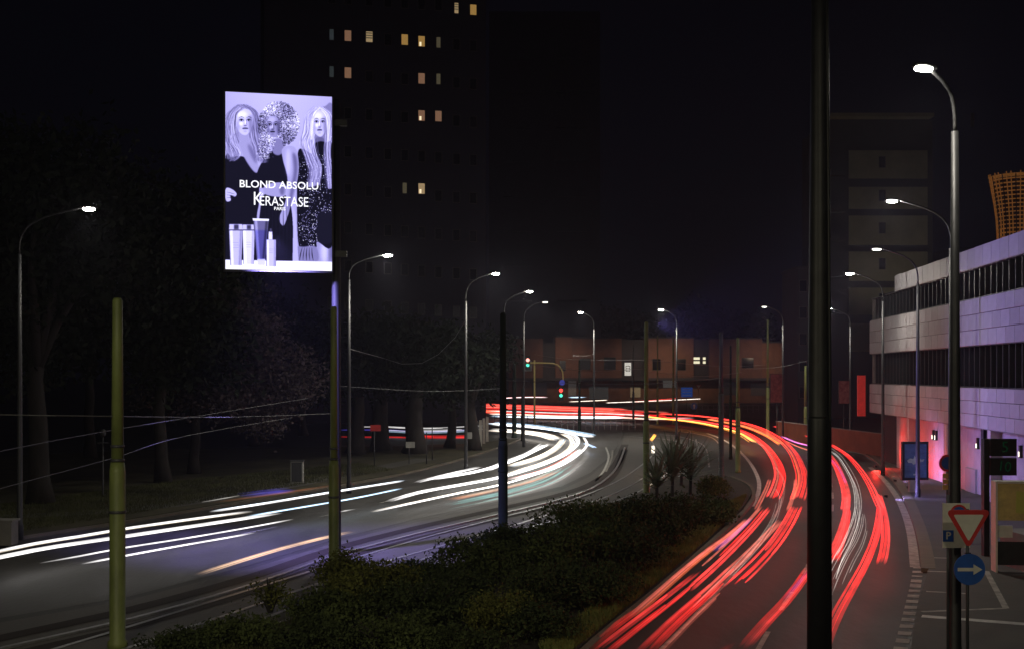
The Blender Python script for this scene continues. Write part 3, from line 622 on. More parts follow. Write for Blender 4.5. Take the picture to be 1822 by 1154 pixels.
t = thing('park_lamp', 'short slim park lamp post behind the first green pole', 'park lamp', dp(183, 60))
part('post', MB().lathe([(.06, -.05), (.05, .3), (.035, 3.0)], 10), M['galv'], t, True); part('crossbar', MB().box((0, 0, 2.7), (.5, .05, .06)), M['galv'], t)
part('lamp_head', MB().lathe([(.03, 3.0), (.16, 3.1), (.14, 3.3), (.03, 3.4)], 10), M['galv'], t, True)
# the thick near pole
p = dp(1456, 22); t = thing('tall_mast', 'thick black mast crossing the whole picture at the right', 'mast', (p.x, p.y, 0))
part('shaft', MB().lathe([(.24, -.05), (.24, .5), (.19, .55), (.178, 6), (.13, 12), (.11, 14.6)], 24), M['dark_metal'], t, True)
part('lower_sleeve', MB().lathe([(.2, .5), (.192, 5.2), (.182, 5.26)], 24), M['black'], t, True)
part('cable_conduit', MB().tube([(.2, -.02, .5), (.19, -.02, 6), (.145, -.02, 12), (.13, -.02, 14.2)], .04, 8), M['black'], t, True)
PURP = (.50, .36, 1.0)

# ------------------------------------------------------------ billboard
PB = dp(596, 41); bw = 3.44; bh = 5.75
t = thing('billboard', 'tall lit screen showing three women and hair product bottles, on a black mast', 'billboard', (PB.x, PB.y, 0)); 
ang = R(13); bb = t
part('mast', MB().lathe([(.2, -.05), (.16, .1), (.15, 9.0), (.14, zz(172, 41))], 18), M['screenback'], t, True, loc=(-.02, .45, 0))
zb, zt_ = zz(482.5, 41), zz(172.5, 41)
pan = link('screen_case', MB().box((-bw/2, .2, (zb+zt_)/2), (bw+.12, .34, zt_-zb+.12)).mesh('screen_case', M['screenback']), t); pan.rotation_euler.z = ang; pan.location = (-.10, 0, 0)
part('mounting_arm', MB().box((-.1, .35, zb+.6), (.9, .18, .2)).box((-.1, .35, zt_-.8), (.9, .18, .2)), M['dark_metal'], t)
img = paint_poster(); IH, IW = img.shape[:2]
im = bpy.data.images.new('screen_picture', IW, IH); im.pixels.foreach_set(np.concatenate([img[::-1], np.ones((IH, IW, 1))], 2).astype(np.float32).ravel()); im.pack()
sm = bpy.data.materials.new('lit_screen'); sm.use_nodes = True; n_ = sm.node_tree; n_.nodes.clear()
o_ = n_.nodes.new('ShaderNodeOutputMaterial'); e_ = n_.nodes.new('ShaderNodeEmission'); ti = n_.nodes.new('ShaderNodeTexImage'); ti.image = im; ti.extension = 'EXTEND'
n_.links.new(ti.outputs[0], e_.inputs[0]); e_.inputs[1].default_value = 1.5; n_.links.new(e_.outputs[0], o_.inputs[0])
s_ = MB(); s_.add([(-bw, .02, zb), (0, .02, zb), (0, .02, zt_), (-bw, .02, zt_)], [(0, 1, 2, 3)]); me = s_.mesh('screen', sm)
uv = me.uv_layers.new(name='UVMap'); uv.data.foreach_set('uv', [0, 0, 1, 0, 1, 1, 0, 1]); scr = link('screen', me, pan)
for q in ((-bw-.03, .0, .04, bh+.3), (.03, .0, .04, bh+.3)): part('screen_rim', MB().box((q[0], .01, (zb+zt_)/2), (q[2], .06, zt_-zb)), M['black'], pan)
WH = flat('screen_letter', (.92, .92, 1.0), 1.35)
def on(u, v): return (-bw+u*bw, .008, zt_-v*(zt_-zb))
text('BLOND ABSOLU', .335, WH, pan, on(.50, .518), bold=.004, sx=1.04)
text('K', .62, WH, pan, on(.300, .601), sx=.8); text('ÉRASTASE', .45, WH, pan, on(.545, .612), sx=.80); text('PARIS', .15, WH, pan, on(.505, .652), bold=.002)
fp = dp(1150, 62); light('SPOT', 'added_violet_spot', None, (fp.x+.4, fp.y-.2, 8.5), 5500, (.36, .28, 1.0), .1, Vector((21.6, 53, 8.0))-Vector((fp.x+.4, fp.y-.2, 8.5)), 96, .9)  # added spot without a fixture, violet wash for the clad building
light('SPOT', 'screen_light', bb, (-bw/2, -1.3, zb+1), 14000, (.36, .30, 1.0), .15, (.05, .55, -1), 94, .9)

# ------------------------------------------------------------ light trails
def trail(px, z, w, n, pal, label, group=None, k=1.0, r=None, fade=(0, 0), name='light_trail', cat='light trail', stag=.8, vs=.25, gain=None, seed=0):
    fade = fade if fade != (0, 0) or name != 'light_trail' else (2, 2)
    s0, s1 = stag if isinstance(stag, tuple) else (stag, stag)
    """a flat bundle of glowing strands at lamp height, following the lane in the world"""
    rr = random.Random(seed or hash(tuple(px[0])) % 9999); P = smooth_path([gp(x, y, z) for x, y in px], .8); mb = MB(); N = len(P)
    for s in range(n):
        off = (s-(n-1)/2)*w/max(n, 1)+rr.uniform(-.2, .2)*w/n; a = min(N-3, int(rr.uniform(0, s0)/.8*1.2)); b = N-int(rr.uniform(0, s1)/.8*1.2)
        dz = rr.uniform(-vs, vs)*w*.5; pts = []; g_ = []
        br = rr.uniform(.75, 1.15)*k
        for i in range(a, max(b, a+3)):
            if i >= N: break
            pts.append(P[i]+side(P, i)*off+Vector((0, 0, dz))); q = br
            if fade[0] and i < fade[0]: q *= max(.03, i/fade[0])
            if fade[1] and N-1-i < fade[1]: q *= max(.03, (N-1-i)/fade[1])
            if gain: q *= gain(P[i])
            g_.append(q)
        if len(pts) < 2: continue
        rad = (r or w/n*.50)*rr.uniform(.7, 1.25)
        mb.tube(pts, [rad*.5]+[rad]*(len(pts)-2)+[rad*.5], 6, rr.choice(range(len(pal))), g_, .8)
    return solo(name, mb, pal, label, cat, group=group, gl=True)
RED = glow('tail_red', (1.0, .024, .022), 1.0); RED2 = glow('tail_pink', (1.0, .05, .045), .85); ORG = glow('tail_orange', (1.0, .17, .06), .7); PNK = glow('tail_rose', (1.0, .19, .13), .55)
WHT = glow('head_white', (1.0, .97, .95), 1.35); WRM = glow('head_warm', (1.0, .86, .68), 1.0); COOL = glow('head_cool', (.55, .78, 1.0), 1.1); BLU = glow('violet_blue', (.16, .12, .95), .6)
DIMW = glow('thin_white', (.75, .72, .66), .42); TEAL = glow('bus_teal', (.14, .42, .40), 1.0); AMB = glow('amber', (1.0, .42, .06), 1.2); SAL = glow('bus_orange', (.80, .30, .14), .42); CRM = glow('cream_orange', (.80, .50, .28), .62)
GR = 'red tail light trails on the right road'; GW = 'white headlight trails on the left road'
near = lambda p: min(1, max(.16, (p.y-21.5)/13))          # darkening toward the bottom of the view put into the trail glow
RP = [RED, RED, RED, RED2, RED2, RED2, RED, PNK]
def sub(P, a, b): return P[a:b]
trail([(1180, 742), (1240, 748), (1290, 757), (1330, 771), (1358, 790), (1378, 815), (1387, 840), (1384, 862), (1374, 886)], .8, .62, 7, RP, 'inner red trail of the near lane, upper piece ending above the gap', GR, seed=1, stag=(1.5, .2))
trail([(1362, 902), (1342, 926), (1312, 958), (1268, 1000), (1215, 1046)], .8, .48, 6, RP, 'inner red trail of the near lane just below the gap', GR, seed=2, stag=(.2, 6))
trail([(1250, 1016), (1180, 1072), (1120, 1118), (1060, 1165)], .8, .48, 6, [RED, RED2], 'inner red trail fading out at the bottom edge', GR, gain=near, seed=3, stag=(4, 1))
trail([(1170, 735), (1240, 739), (1300, 747), (1345, 758), (1382, 776), (1408, 800), (1423, 830), (1427, 856), (1418, 887)], .8, .66, 7, [RED, RED, RED2, ORG], 'outer red trail of the near lane, upper piece ending above the gap', GR, seed=4, stag=(1.5, .2))
trail([(1416, 902), (1402, 930), (1378, 966), (1345, 1003), (1300, 1045)], .8, .54, 7, RP, 'outer red trail of the near lane just below the gap', GR, seed=5, stag=(.2, 6))
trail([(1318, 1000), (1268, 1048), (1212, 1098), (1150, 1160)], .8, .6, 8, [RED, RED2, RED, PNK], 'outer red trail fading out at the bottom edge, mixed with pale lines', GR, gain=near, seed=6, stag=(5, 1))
trail([(1370, 851), (1362, 872), (1345, 906)], .95, .16, 2, [PNK], 'short peach trail at the left flank of the inner red trail', seed=7)
trail([(1416, 851), (1413, 875), (1402, 908)], .95, .16, 2, [PNK], 'short peach trail between the two red trails by the gap', seed=8)
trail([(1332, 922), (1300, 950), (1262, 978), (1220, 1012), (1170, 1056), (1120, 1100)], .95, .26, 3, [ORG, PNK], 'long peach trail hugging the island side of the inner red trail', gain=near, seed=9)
trail([(1338, 920), (1306, 950), (1268, 980)], 1.0, .12, 1, [BLU], 'thin violet streak along the long peach trail', seed=10, k=.35)
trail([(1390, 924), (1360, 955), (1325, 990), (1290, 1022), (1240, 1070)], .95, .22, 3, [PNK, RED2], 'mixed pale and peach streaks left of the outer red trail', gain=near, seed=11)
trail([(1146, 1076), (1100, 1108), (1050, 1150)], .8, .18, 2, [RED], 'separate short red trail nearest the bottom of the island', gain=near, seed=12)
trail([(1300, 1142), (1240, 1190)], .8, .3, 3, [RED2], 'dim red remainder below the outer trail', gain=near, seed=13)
# second lane
trail([(1466, 800), (1484, 822), (1497, 850), (1505, 880), (1503, 908)], .8, .38, 5, [RED, RED2, RED2], 'inner red trail of the far lane right of the black mast', GR, seed=14)
trail([(1507, 880), (1506, 905), (1497, 940), (1483, 975), (1470, 995)], .8, .26, 4, [RED, RED2], 'lower inner red trail of the far lane, right of the black mast', GR, seed=15)
trail([(1508, 905), (1504, 935), (1494, 968), (1484, 998)], .7, .26, 3, [RED], 'red trail end closest beside the lower inner one', GR, seed=16)
trail([(1478, 790), (1506, 808), (1530, 834), (1548, 862), (1560, 888), (1568, 905)], .8, .34, 5, RP, 'outermost red trail, upper piece by the yellowish kerb', GR, seed=17)
trail([(1563, 878), (1573, 915), (1576, 950), (1573, 980), (1567, 1002)], .8, .26, 3, [RED, RED2], 'outermost red trail, lower stub nearest the kerb', GR, seed=18)
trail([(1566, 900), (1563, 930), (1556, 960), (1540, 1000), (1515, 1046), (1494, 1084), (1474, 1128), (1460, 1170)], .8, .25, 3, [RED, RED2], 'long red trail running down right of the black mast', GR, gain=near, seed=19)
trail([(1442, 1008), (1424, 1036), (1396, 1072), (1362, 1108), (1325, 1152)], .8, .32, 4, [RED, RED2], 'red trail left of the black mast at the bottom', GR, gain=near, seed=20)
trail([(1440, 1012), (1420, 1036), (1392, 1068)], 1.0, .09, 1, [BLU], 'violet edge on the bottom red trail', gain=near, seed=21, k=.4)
trail([(1474, 798), (1492, 812), (1506, 832), (1521, 862), (1527, 895), (1523, 925), (1508, 965), (1490, 1000), (1478, 1040)], .7, .34, 5, [DIMW], 'thin whitish wiry streak between the two red trails of the far lane', seed=22, r=.014, vs=.6, stag=5, k=1.3)
trail([(1530, 905), (1533, 930), (1524, 960), (1506, 992), (1488, 1030), (1476, 1060)], .5, .5, 7, [DIMW], 'loose fan of fine pale lines below the whitish streak', seed=23, r=.010, vs=.8, stag=5)
trail([(1474, 812), (1492, 832), (1506, 860)], .9, .12, 2, [BLU], 'violet blue streak under the whitish wiry one', seed=24, k=.4, stag=.1)
trail([(1378, 758), (1410, 766), (1440, 776), (1470, 790)], .8, .5, 4, [RED, RED2], 'upper red streak entering from the side street left of the mast', seed=25)
trail([(1394, 752), (1420, 762), (1450, 778)], .8, .3, 3, [RED, ORG], 'topmost short red streak left of the mast', seed=26)
trail([(1392, 776), (1416, 786), (1444, 794), (1470, 812)], .8, .4, 4, [RED2, BLU, PNK], 'red and violet tangle left of the mast', seed=27)
trail([(1398, 784), (1420, 794), (1444, 802)], .7, .2, 2, [PNK, BLU], 'pinkish violet streak lowest in the tangle left of the mast', seed=28)
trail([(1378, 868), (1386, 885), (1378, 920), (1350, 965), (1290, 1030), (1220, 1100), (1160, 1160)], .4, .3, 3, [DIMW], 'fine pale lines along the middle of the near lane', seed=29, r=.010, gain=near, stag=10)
# far junction: red band over white band
trail([(850, 721), (880, 722), (960, 725), (1040, 728), (1110, 731), (1180, 735)], .9, 2.2, 9, [RED, RED2, RED, PNK, WRM, PNK], 'broad red band of the far crossing, upper half', seed=30, vs=.35, stag=(2, 14))
trail([(868, 733), (920, 734), (1000, 737), (1080, 738), (1160, 742), (1190, 743)], .8, 1.3, 7, [RED2, PNK, RED, WRM, WHT], 'broad red band of the far crossing, lower half', seed=31, vs=.35, stag=(2, 8))
trail([(872, 739), (960, 741), (1040, 742), (1110, 742)], .5, .7, 5, [COOL, WHT, DIMW], 'whitish band under the red band of the far crossing', seed=32, stag=(2, 8))
trail([(1148, 740), (1180, 744), (1220, 748), (1262, 755), (1310, 768), (1340, 785)], .95, .6, 6, [ORG, PNK, AMB], 'orange and peach streaks joining the inner red trail', seed=33)
trail([(1260, 745), (1320, 757), (1360, 772), (1390, 790)], .95, .55, 6, [ORG, AMB, PNK], 'orange streaks lying over the outer red trail at the bend', seed=34)
trail([(1078, 716), (1130, 714), (1200, 711), (1290, 707), (1376, 704)], .9, .32, 3, [WRM, WHT], 'thin straight white streak before the brick building', seed=35)
trail([(1130, 714), (1180, 710), (1206, 708)], 1.8, .2, 2, [RED2, DIMW], 'faint reddish streak above the thin straight white one', seed=36)
trail([(1012, 714), (1040, 713), (1082, 711)], 1.2, .3, 3, [WRM, RED2], 'short pale streak left of the thin straight white one', seed=37)
trail([(890, 708), (930, 706), (975, 706)], 1.6, .5, 4, [COOL, RED2, WHT], 'short bright white streak behind the traffic light', seed=38)
trail([(1010, 706), (1044, 706)], 2.0, .5, 3, [COOL], 'very short white dash right of the traffic light', seed=39)
trail([(1030, 742), (1110, 742)], .6, .6, 4, [COOL], 'short cool white smear left of the third green pole', seed=40, stag=0)
trail([(1192, 743), (1235, 743)], .9, .6, 4, [COOL, PNK], 'short lilac white smear right of the third green pole', seed=41, stag=0)
# behind the row of trees
trail([(600, 762), (680, 762), (760, 765), (872, 760)], .8, 1.0, 6, [WHT, COOL, BLU], 'white band of lights seen between the roadside trunks', seed=42, k=.38, stag=9, vs=.5)
trail([(600, 774), (700, 775), (800, 776), (860, 774)], .8, 1.1, 5, [RED, RED, RED2], 'red band of lights seen between the roadside trunks', seed=43, k=.38, stag=9)
trail([(820, 730), (905, 731)], 1.2, 1.4, 5, [RED, ORG, SAL], 'reddish glimmer left of the middle dark pole', seed=44)
# white trails, left road
Zw = .62
trail([(375, 909), (480, 893), (600, 873), (720, 854)], Zw+.3, .17, 2, [WHT, COOL], 'uppermost white trail, passing behind the second green pole', GW, seed=50, stag=.3)
trail([(440, 918), (560, 898), (640, 884), (716, 868)], Zw, .16, 3, [COOL, COOL, WHT], 'bluish white trail just under the uppermost one', GW, seed=51, stag=.4)
trail([(-60, 992), (60, 966), (140, 953), (230, 938), (350, 921), (450, 908)], Zw+.1, .22, 3, [WHT, WRM], 'white trail highest at the left edge', GW, seed=52, k=.62, stag=.5)
trail([(-60, 1003), (60, 978), (140, 965), (230, 952), (350, 934), (430, 922), (500, 911)], Zw, .24, 3, [WHT], 'broad white trail second from the top at the left edge', GW, seed=53, k=.62, stag=.5)
trail([(72, 1001), (140, 989), (220, 974), (330, 957), (430, 940), (522, 923)], Zw, .13, 2, [WHT], 'slender white trail third from the top with a rounded left tip', GW, seed=54, k=.62, stag=.2)
trail([(146, 1003), (220, 989), (330, 969), (400, 957), (455, 947)], Zw, .12, 2, [WHT], 'lowest and shortest slender white trail at the left', GW, seed=55, k=.62, stag=.3)
trail([(352, 1021), (420, 999), (500, 975), (570, 957), (628, 944)], Zw, .24, 5, [CRM], 'cream orange trail crossing behind the foot of the second green pole', 'trails', seed=56, stag=.05)
trail([(380, 893), (450, 884), (520, 874), (600, 862)], 1.1, .3, 3, [SAL], 'dull orange streak above the uppermost white trail', seed=57, k=.45, fade=(8, 8))
trail([(430, 881), (470, 876), (520, 870)], 1.5, .5, 5, [BLU], 'soft violet streak above the uppermost white trail', seed=58, fade=(5, 5), k=3)
trail([(315, 898), (360, 892), (440, 878)], 1.2, .05, 1, [DIMW], 'hair-thin pale line left of the violet streak', seed=59, r=.02)
trail([(740, 858), (790, 845), (855, 830)], Zw+.1, .26, 3, [WHT, WRM], 'double thin white trail right of the second green pole', GW, seed=60, fade=(5, 5))
trail([(690, 891), (745, 875), (810, 863), (880, 850), (930, 836), (975, 820), (1010, 803), (1028, 787), (1022, 774), (990, 765), (940, 759), (875, 755)], Zw, .30, 4, [WHT], 'long white trail bending round the whole curve, inner one', GW, seed=61, fade=(5, 5))
trail([(662, 909), (740, 892), (820, 875), (890, 861), (945, 845), (995, 828), (1028, 808), (1044, 790), (1038, 776)], Zw, .24, 3, [WHT, WRM], 'long white trail bending round the whole curve, outer one', GW, seed=62, fade=(5, 5))
trail([(770, 852), (850, 838), (910, 820), (950, 802), (975, 790)], Zw, .42, 4, [WHT, WRM], 'white trail left of the dark pole, second from the verge', GW, seed=63, fade=(5, 5))
trail([(866, 836), (900, 822), (940, 806), (966, 789)], Zw+.1, .34, 3, [WHT], 'short white trail nearest the verge at the bend', GW, seed=64, fade=(5, 5))
trail([(905, 829), (960, 812), (990, 795), (1003, 780)], Zw, .55, 5, [WHT, WRM, COOL], 'wide white trail inside the curve', GW, seed=65, fade=(5, 5))
trail([(905, 843), (965, 824), (1005, 806), (1020, 790), (1016, 778), (1000, 770)], Zw, .55, 5, [WHT, WHT, WRM], 'wide white trail in the middle of the curve', GW, seed=66, fade=(5, 5))
trail([(905, 852), (960, 838), (1000, 820), (1032, 798)], Zw+.1, .4, 4, [WHT, PNK], 'white trail with a rosy tinge low in the curve', GW, seed=67, fade=(5, 5))
trail([(870, 752), (930, 756), (990, 764), (1030, 771), (1056, 776)], Zw+.1, .9, 5, [WHT, COOL], 'upper white trail shooting out to the right past the bend', GW, seed=68, fade=(3, 3), stag=1)
trail([(870, 763), (920, 766), (965, 772), (990, 780)], Zw, 1.0, 5, [WHT, WRM], 'lower white trail coming in from the left behind the dark pole', GW, seed=69, fade=(5, 5), stag=1)
trail([(1040, 787), (1060, 795)], .6, .3, 3, [COOL, BLU], 'bluish reflection on the road right of the bend, put in as glow', seed=70, stag=0, fade=(1, 1))  # reflection on the road put in as short glowing strands
trail([(780, 902), (850, 888), (920, 872), (980, 852), (1022, 826)], .7, 1.2, 9, [TEAL, TEAL, DIMW], 'pale teal smear of a passing bus along the bend', seed=71, r=.04, k=.45, stag=5, fade=(6, 6))
trail([(800, 888), (870, 873), (940, 856), (990, 838)], .9, .6, 5, [SAL], 'faint orange smear above the teal one', seed=72, r=.04, k=.6)
trail([(604, 910), (614, 908), (632, 905)], .5, .12, 2, [WHT], 'tiny white dash right of the second green pole', seed=73, stag=0)
trail([(1166, 772), (1158, 783)], 2.2, .2, 2, [AMB, WRM], 'small slanted amber lamp streak beside the third green pole', seed=74, stag=0, k=2)
trail([(1162, 792), (1162, 806)], 1.4, .16, 2, [WRM], 'small upright cream lamp streak beside the third green pole', seed=75, stag=0, k=2)

# ------------------------------------------------------------ dark tower with lit windows
LIT = [mat('lit_pane_%s' % k, c, .6, var=.1, emit=c, es=s) for k, c, s in (('amber', (.62, .36, .10), .45), ('cream', (.70, .50, .26), .42), ('rose', (.50, .27, .16), .34), ('grey', (.20, .26, .28), .09), ('dull', (.34, .30, .18), .15))]
HOT = flat('bright_bulb', (1, .85, .55), 1.1); DARKP = M['glass']; FRAME = mat('window_frame', (.06, .055, .05), .6)
TD = 150.0
a0 = dp(470, TD); t = thing('tower_block', 'tall dark apartment tower with a few lit windows behind the billboard', 'apartment tower', (a0.x, a0.y, 0), R(13))
tw = 27.5; mb = MB().box((tw/2, 8, 29), (tw, 16, 58)); part('wall', mb, M['tower_wall'], t)
def wpos(px):    # x along the face for a photograph column
    r = (px-CX)/F; c, s = math.cos(R(13)), math.sin(R(13)); return (r*a0.y-a0.x)/(c-r*s)
lit = {(590, 62): 3, (619, 64): 2, (657, 66): 1, (720, 71): 0, (750, 74): 0, (780, 76): 4, (621, 130): 2, (750, 140): 2, (780, 141): 4, (590, 128): 3, (750, 206): 2, (782, 207): 2, (718, 335): 4, (750, 336): 1}
wide = {619: .95, 621: .95, 657: .95, 720: .9, 750: .95}
fm = MB(); fm.ring((0, 0, 0), .45, .5, .08, 4)
def window(parent, x, y, z, w, h, litm, kind):
    f = MB(); b = .07
    f.box((x, y-.03, z+h/2), (w+2*b, .12, b)).box((x, y-.03, z-h/2), (w+2*b, .12, b)).box((x-w/2-b/2, y-.03, z), (b, .12, h-b)).box((x+w/2+b/2, y-.03, z), (b, .12, h-b))
    fo = part('window', f, FRAME, parent); pb = MB(); pb.box((x, y-.012, z), (w, .02, h)); part('pane', pb, litm, fo)
    if kind == 'bulb': part('lamp_glow', MB().box((x-w*.18, y-.03, z-h*.24), (w*.3, .02, h*.36)), HOT, fo)
    if kind == 'blind':
        for k in range(3): part('blind_slat', MB().box((x, y-.03, z+h*(.34-.22*k)), (w*.96, .02, h*.10)), LIT[4], fo)
    return fo
rows = [64+67.8*k for k in range(-1, 9)]
lit.update({(812, 15): 1, (841, 18): 0, (811, 403): 3, (843, 404): 3})
for cx_ in (590, 619, 657, 690, 720, 750, 780, 812, 842):
    for ri, ry in enumerate(rows):
        yy_ = ry+(cx_-590)*.07
        near_ = [k for k in lit if abs(k[0]-cx_) < 4 and abs(k[1]-yy_) < 14]
        x = wpos(cx_); d = a0.y+x*math.sin(R(13)); 
        if near_:
            k = near_[0]; w = (.5 if k[0] not in (843,) else .8) if lit[k] in (3, 4) or k[0] == 812 else .8
            window(t, x, 0, zz(k[1], d), w, 1.38, LIT[lit[k]], 'bulb' if (k[0] == 750 and lit[k] in (0, 1, 2) and k[1] != 140) else ('blind' if lit[k] in (1,) else None))
        elif yy_ < 560: window(t, x, 0, zz(yy_, d), .8, 1.38, DARKP, None)
t2 = thing('tower_block', 'second almost black tower right of the lit windows', 'apartment tower', dp(870, 300)); part('wall', MB().box((13.5, 9, 47), (27, 18, 94)), M['dark_wall'], t2)
for r_ in range(9):
    part('balcony', MB().box((7, -.45, 16+8.4*r_), (7, .9, 1.3)), M['dark_wall'], t2)
    part('balcony', MB().box((20, -.45, 16+8.4*r_), (7.5, .9, 1.3)), M['dark_wall'], t2)

# ------------------------------------------------------------ brick building across the junction
BD = 262.0; fz = lambda py: zz(py, BD)
bx = lambda px: (px-CX)/F*BD
t = thing('brick_building', 'long reddish brick building of two storeys closing the view across the junction', 'building', (0, BD, 0))
segs = [(905, 966, 602, 'brick'), (966, 988, 612, 'dark_wall'), (988, 1018, 600, 'brick'), (1018, 1106, 602, 'brick'), (1106, 1146, 606, 'dark_wall'), (1146, 1234, 602, 'brick'), (1234, 1262, 606, 'dark_wall'), (1262, 1356, 603, 'brick'), (1356, 1424, 610, 'brick2')]
for i, (x0, x1, tp, mm) in enumerate(segs):
    dy = .8 if mm == 'dark_wall' else (-.25 if i % 2 else 0)
    part('wall', MB().box(((bx(x0)+bx(x1))/2, 5+dy, fz(tp)/2), (bx(x1)-bx(x0)-.02, 10, fz(tp))), M[mm], t, label='recessed dark bay' if mm == 'dark_wall' else None)
    part('parapet', MB().box(((bx(x0)+bx(x1))/2, 5+dy, fz(tp)+.15), (bx(x1)-bx(x0)+.1, 10.3, .3)), M['dark_wall'], t)
part('canopy', MB().box(((bx(905)+bx(1420))/2, -1.3, fz(674)), (bx(1420)-bx(905), 2.4, .55)), M['dark_wall'], t)
part('shopfront', MB().box(((bx(905)+bx(1420))/2, -.45, fz(674)/2-.25), (bx(1420)-bx(905)-.1, .3, fz(674)-.6)), M['brick2'], t)
for px, py, w, h in [(1041, 647, 18, 20), (1085, 646, 20, 22), (1168, 648, 14, 20), (1212, 648, 15, 20), (1330, 645, 20, 18), (938, 650, 16, 20), (1001, 650, 10, 18)]:
    window(t, bx(px), -.3, fz(py), w/F*BD, h/F*BD, M['glass'], None)
for k, (px, w) in enumerate([(1239, 14), (1254, 5)]):
    for py in (637, 644): window(t, bx(px), .75, fz(py), w/F*BD, 5/F*BD, flat('bright_office', (1, .92, .62), 1.0), None)
for px, py, w, h, cc in [(1065, 698, 34, 22, (.09, .10, .10)), (1190, 681, 22, 16, (.30, .29, .27)), (1130, 697, 18, 18, (.42, .36, .22)), (1018, 690, 14, 26, (.22, .20, .18)), (1300, 690, 30, 24, (.03, .03, .03)), (1350, 692, 30, 22, (.05, .04, .035)), (960, 690, 26, 24, (.03, .025, .03))]:
    part('shop_window', MB().box((bx(px), -.66, fz(py)), (w/F*BD, .08, h/F*BD)), mat('shop_panel', cc, .5, emit=cc, es=.12), t)
for i in range(7):
    light('SPOT', 'wall_light', t, (bx(930+70*i), -9, 10.5), 1300, (1, .72, .5), .2, (0, 1, -.35), 120, .9) if i in (1, 3, 4, 6) else None
# lit windows / lamps on poles in front of it
def box_sign(label, px, py, d, w, h, face, rot=0, name='sign', cat='sign', post=True, glyph=None, gm=None, z0=0):
    p = dp(px, d); t = thing(name, label, cat, (p.x, p.y, z0), rot); z = zz(py, d)-z0
    W_, H_ = w/F*d, h/F*d
    if post: part('post', MB().lathe([(.05, -.05), (.045, z-H_/2)], 8), M['galv'], t, True, loc=(0, .12, 0))
    part('case', MB().box((0, .06, z), (W_+.08, .16, H_+.08)), M['dark_metal'], t)
    part('face', MB().box((0, -.03, z), (W_, .02, H_)), face, t)
    if glyph: text(glyph, H_*.55, gm, t, (0, -.05, z))
    return t
box_sign('small lit white box sign with a dark emblem left of the third green pole', 1117, 656, 140, 12, 23, mat('lit_box', (.6, .6, .55), .5, emit=(.75, .74, .66), es=.7), R(12), post=False, glyph='日', gm=M['black'])
t = box_sign('blue direction sign board with white stripes before the brick building', 1222, 697, 200, 20, 17, mat('blue_board', (.03, .12, .5), .5, emit=(.03, .13, .6), es=.22))
for k in range(3): part('white_line', MB().box((0, -.06, zz(692+5*k, 200)), (1.4, .02, .09)), M['signwhite'], t)
box_sign('tall dark red banner with pale flecks right of the distant green pole', 1383, 690, 110, 24, 50, mat('red_banner', (.10, .015, .016), .6, col2=(.30, .13, .12), scale=2.5, emit=(.3, .03, .03), es=.03), name='banner', cat='banner')
box_sign('tall reddish advertising banner right of the thick black mast', 1502, 697, 98, 18, 40, mat('red_banner_dim', (.20, .04, .045), .6, col2=(.4, .2, .18), scale=2.5, emit=(.3, .05, .05), es=.03), name='banner', cat='banner')
def round_sign(label, px, py, d, r, col, rim=None, name='road_sign', arrow=None, base=0.0, postr=.03):
    p = dp(px, d); t = thing(name, label, 'road sign', (p.x, p.y, base)); z = zz(py, d)-base
    part('post', MB().lathe([(postr, -.05), (postr, z+r*.6)], 10), M['galv'], t, True, loc=(0, .06, 0))
    part('plate', MB().disc((0, 0, z), r, .02), col, t)
    if rim: part('rim', MB().ring((0, -.012, z), r*.74, r*.99, .014), rim, t)
    if arrow: part('arrow', MB().prism([(x*r, z+y*r) for x, y in arrow], -.02, -.012), M['signwhite'], t)
    return t
ARR = [(-.78, -.11), (.25, -.11), (.25, -.34), (.82, 0), (.25, .34), (.25, .11), (-.78, .11)]
UPA = [(-.12, -.7), (.12, -.7), (.12, .2), (.42, .0), (0, .7), (-.42, .0), (-.12, .2)]
round_sign('small round blue sign with a white arrow on the far kerb', 1235, 722, 150, .42, M['signblue'], arrow=UPA)
def triangle_sign(label, px, py, d, w, base=0.0, post=True):
    p = dp(px, d); t = thing('yield_sign', label, 'road sign', (p.x, p.y, base)); z = zz(py, d)-base; h = w*.866
    if post: part('post', MB().lathe([(.03, -.05), (.03, z+h*.3)], 10), M['galv'], t, True, loc=(0, .05, 0))
    o = [(-w/2, h/2), (w/2, h/2), (0, -h/2)]; part('red_plate', MB().prism([(x, z+y) for x, y in o], -.01, .01), M['signred'], t)
    part('white_field', MB().prism([(x*.66, z+y*.66+h*.045) for x, y in o], -.018, -.012), M['signwhite'], t); return t
triangle_sign('small pale yield sign right of the blue direction board', 1243, 688, 200, .9)
# near sign group
p = dp(1723, 23.3); t = thing('sign_post', 'sign post with a red-rimmed yield triangle above a blue arrow disc', 'road sign', (p.x, p.y, .12)); q = 23.3
part('post', MB().lathe([(.03, -.1), (.03, zz(905, q)-.12)], 12), M['galv'], t, True, loc=(0, .05, 0))
w = .84; h = .74; z = zz(941, q)-.12
def rtri(w, h, z, c=.06):
    out = []
    for (cx_, cy_), a0_ in (((-w/2+c*1.6, z+h/2-c), 90), ((0, z-h/2+c*2), 210), ((w/2-c*1.6, z+h/2-c), 330)):
        out += [(cx_+c*math.cos(R(a0_+k*30)), cy_+c*math.sin(R(a0_+k*30))) for k in range(5)]
    return out
part('red_plate', MB().prism(rtri(w, h, z), -.012, .012), M['signred'], t); part('white_field', MB().prism(rtri(w*.68, h*.68, z+.03, .02), -.022, -.014), M['signwhite'], t)
part('blue_disc', MB().disc((.02, 0, zz(1012, q)-.12), .295, .02, 36), M['signblue'], t)
part('arrow', MB().prism([(.02+x*.29, zz(1012, q)-.12+y*.29) for x, y in ARR], -.02, -.012), M['signwhite'], t)
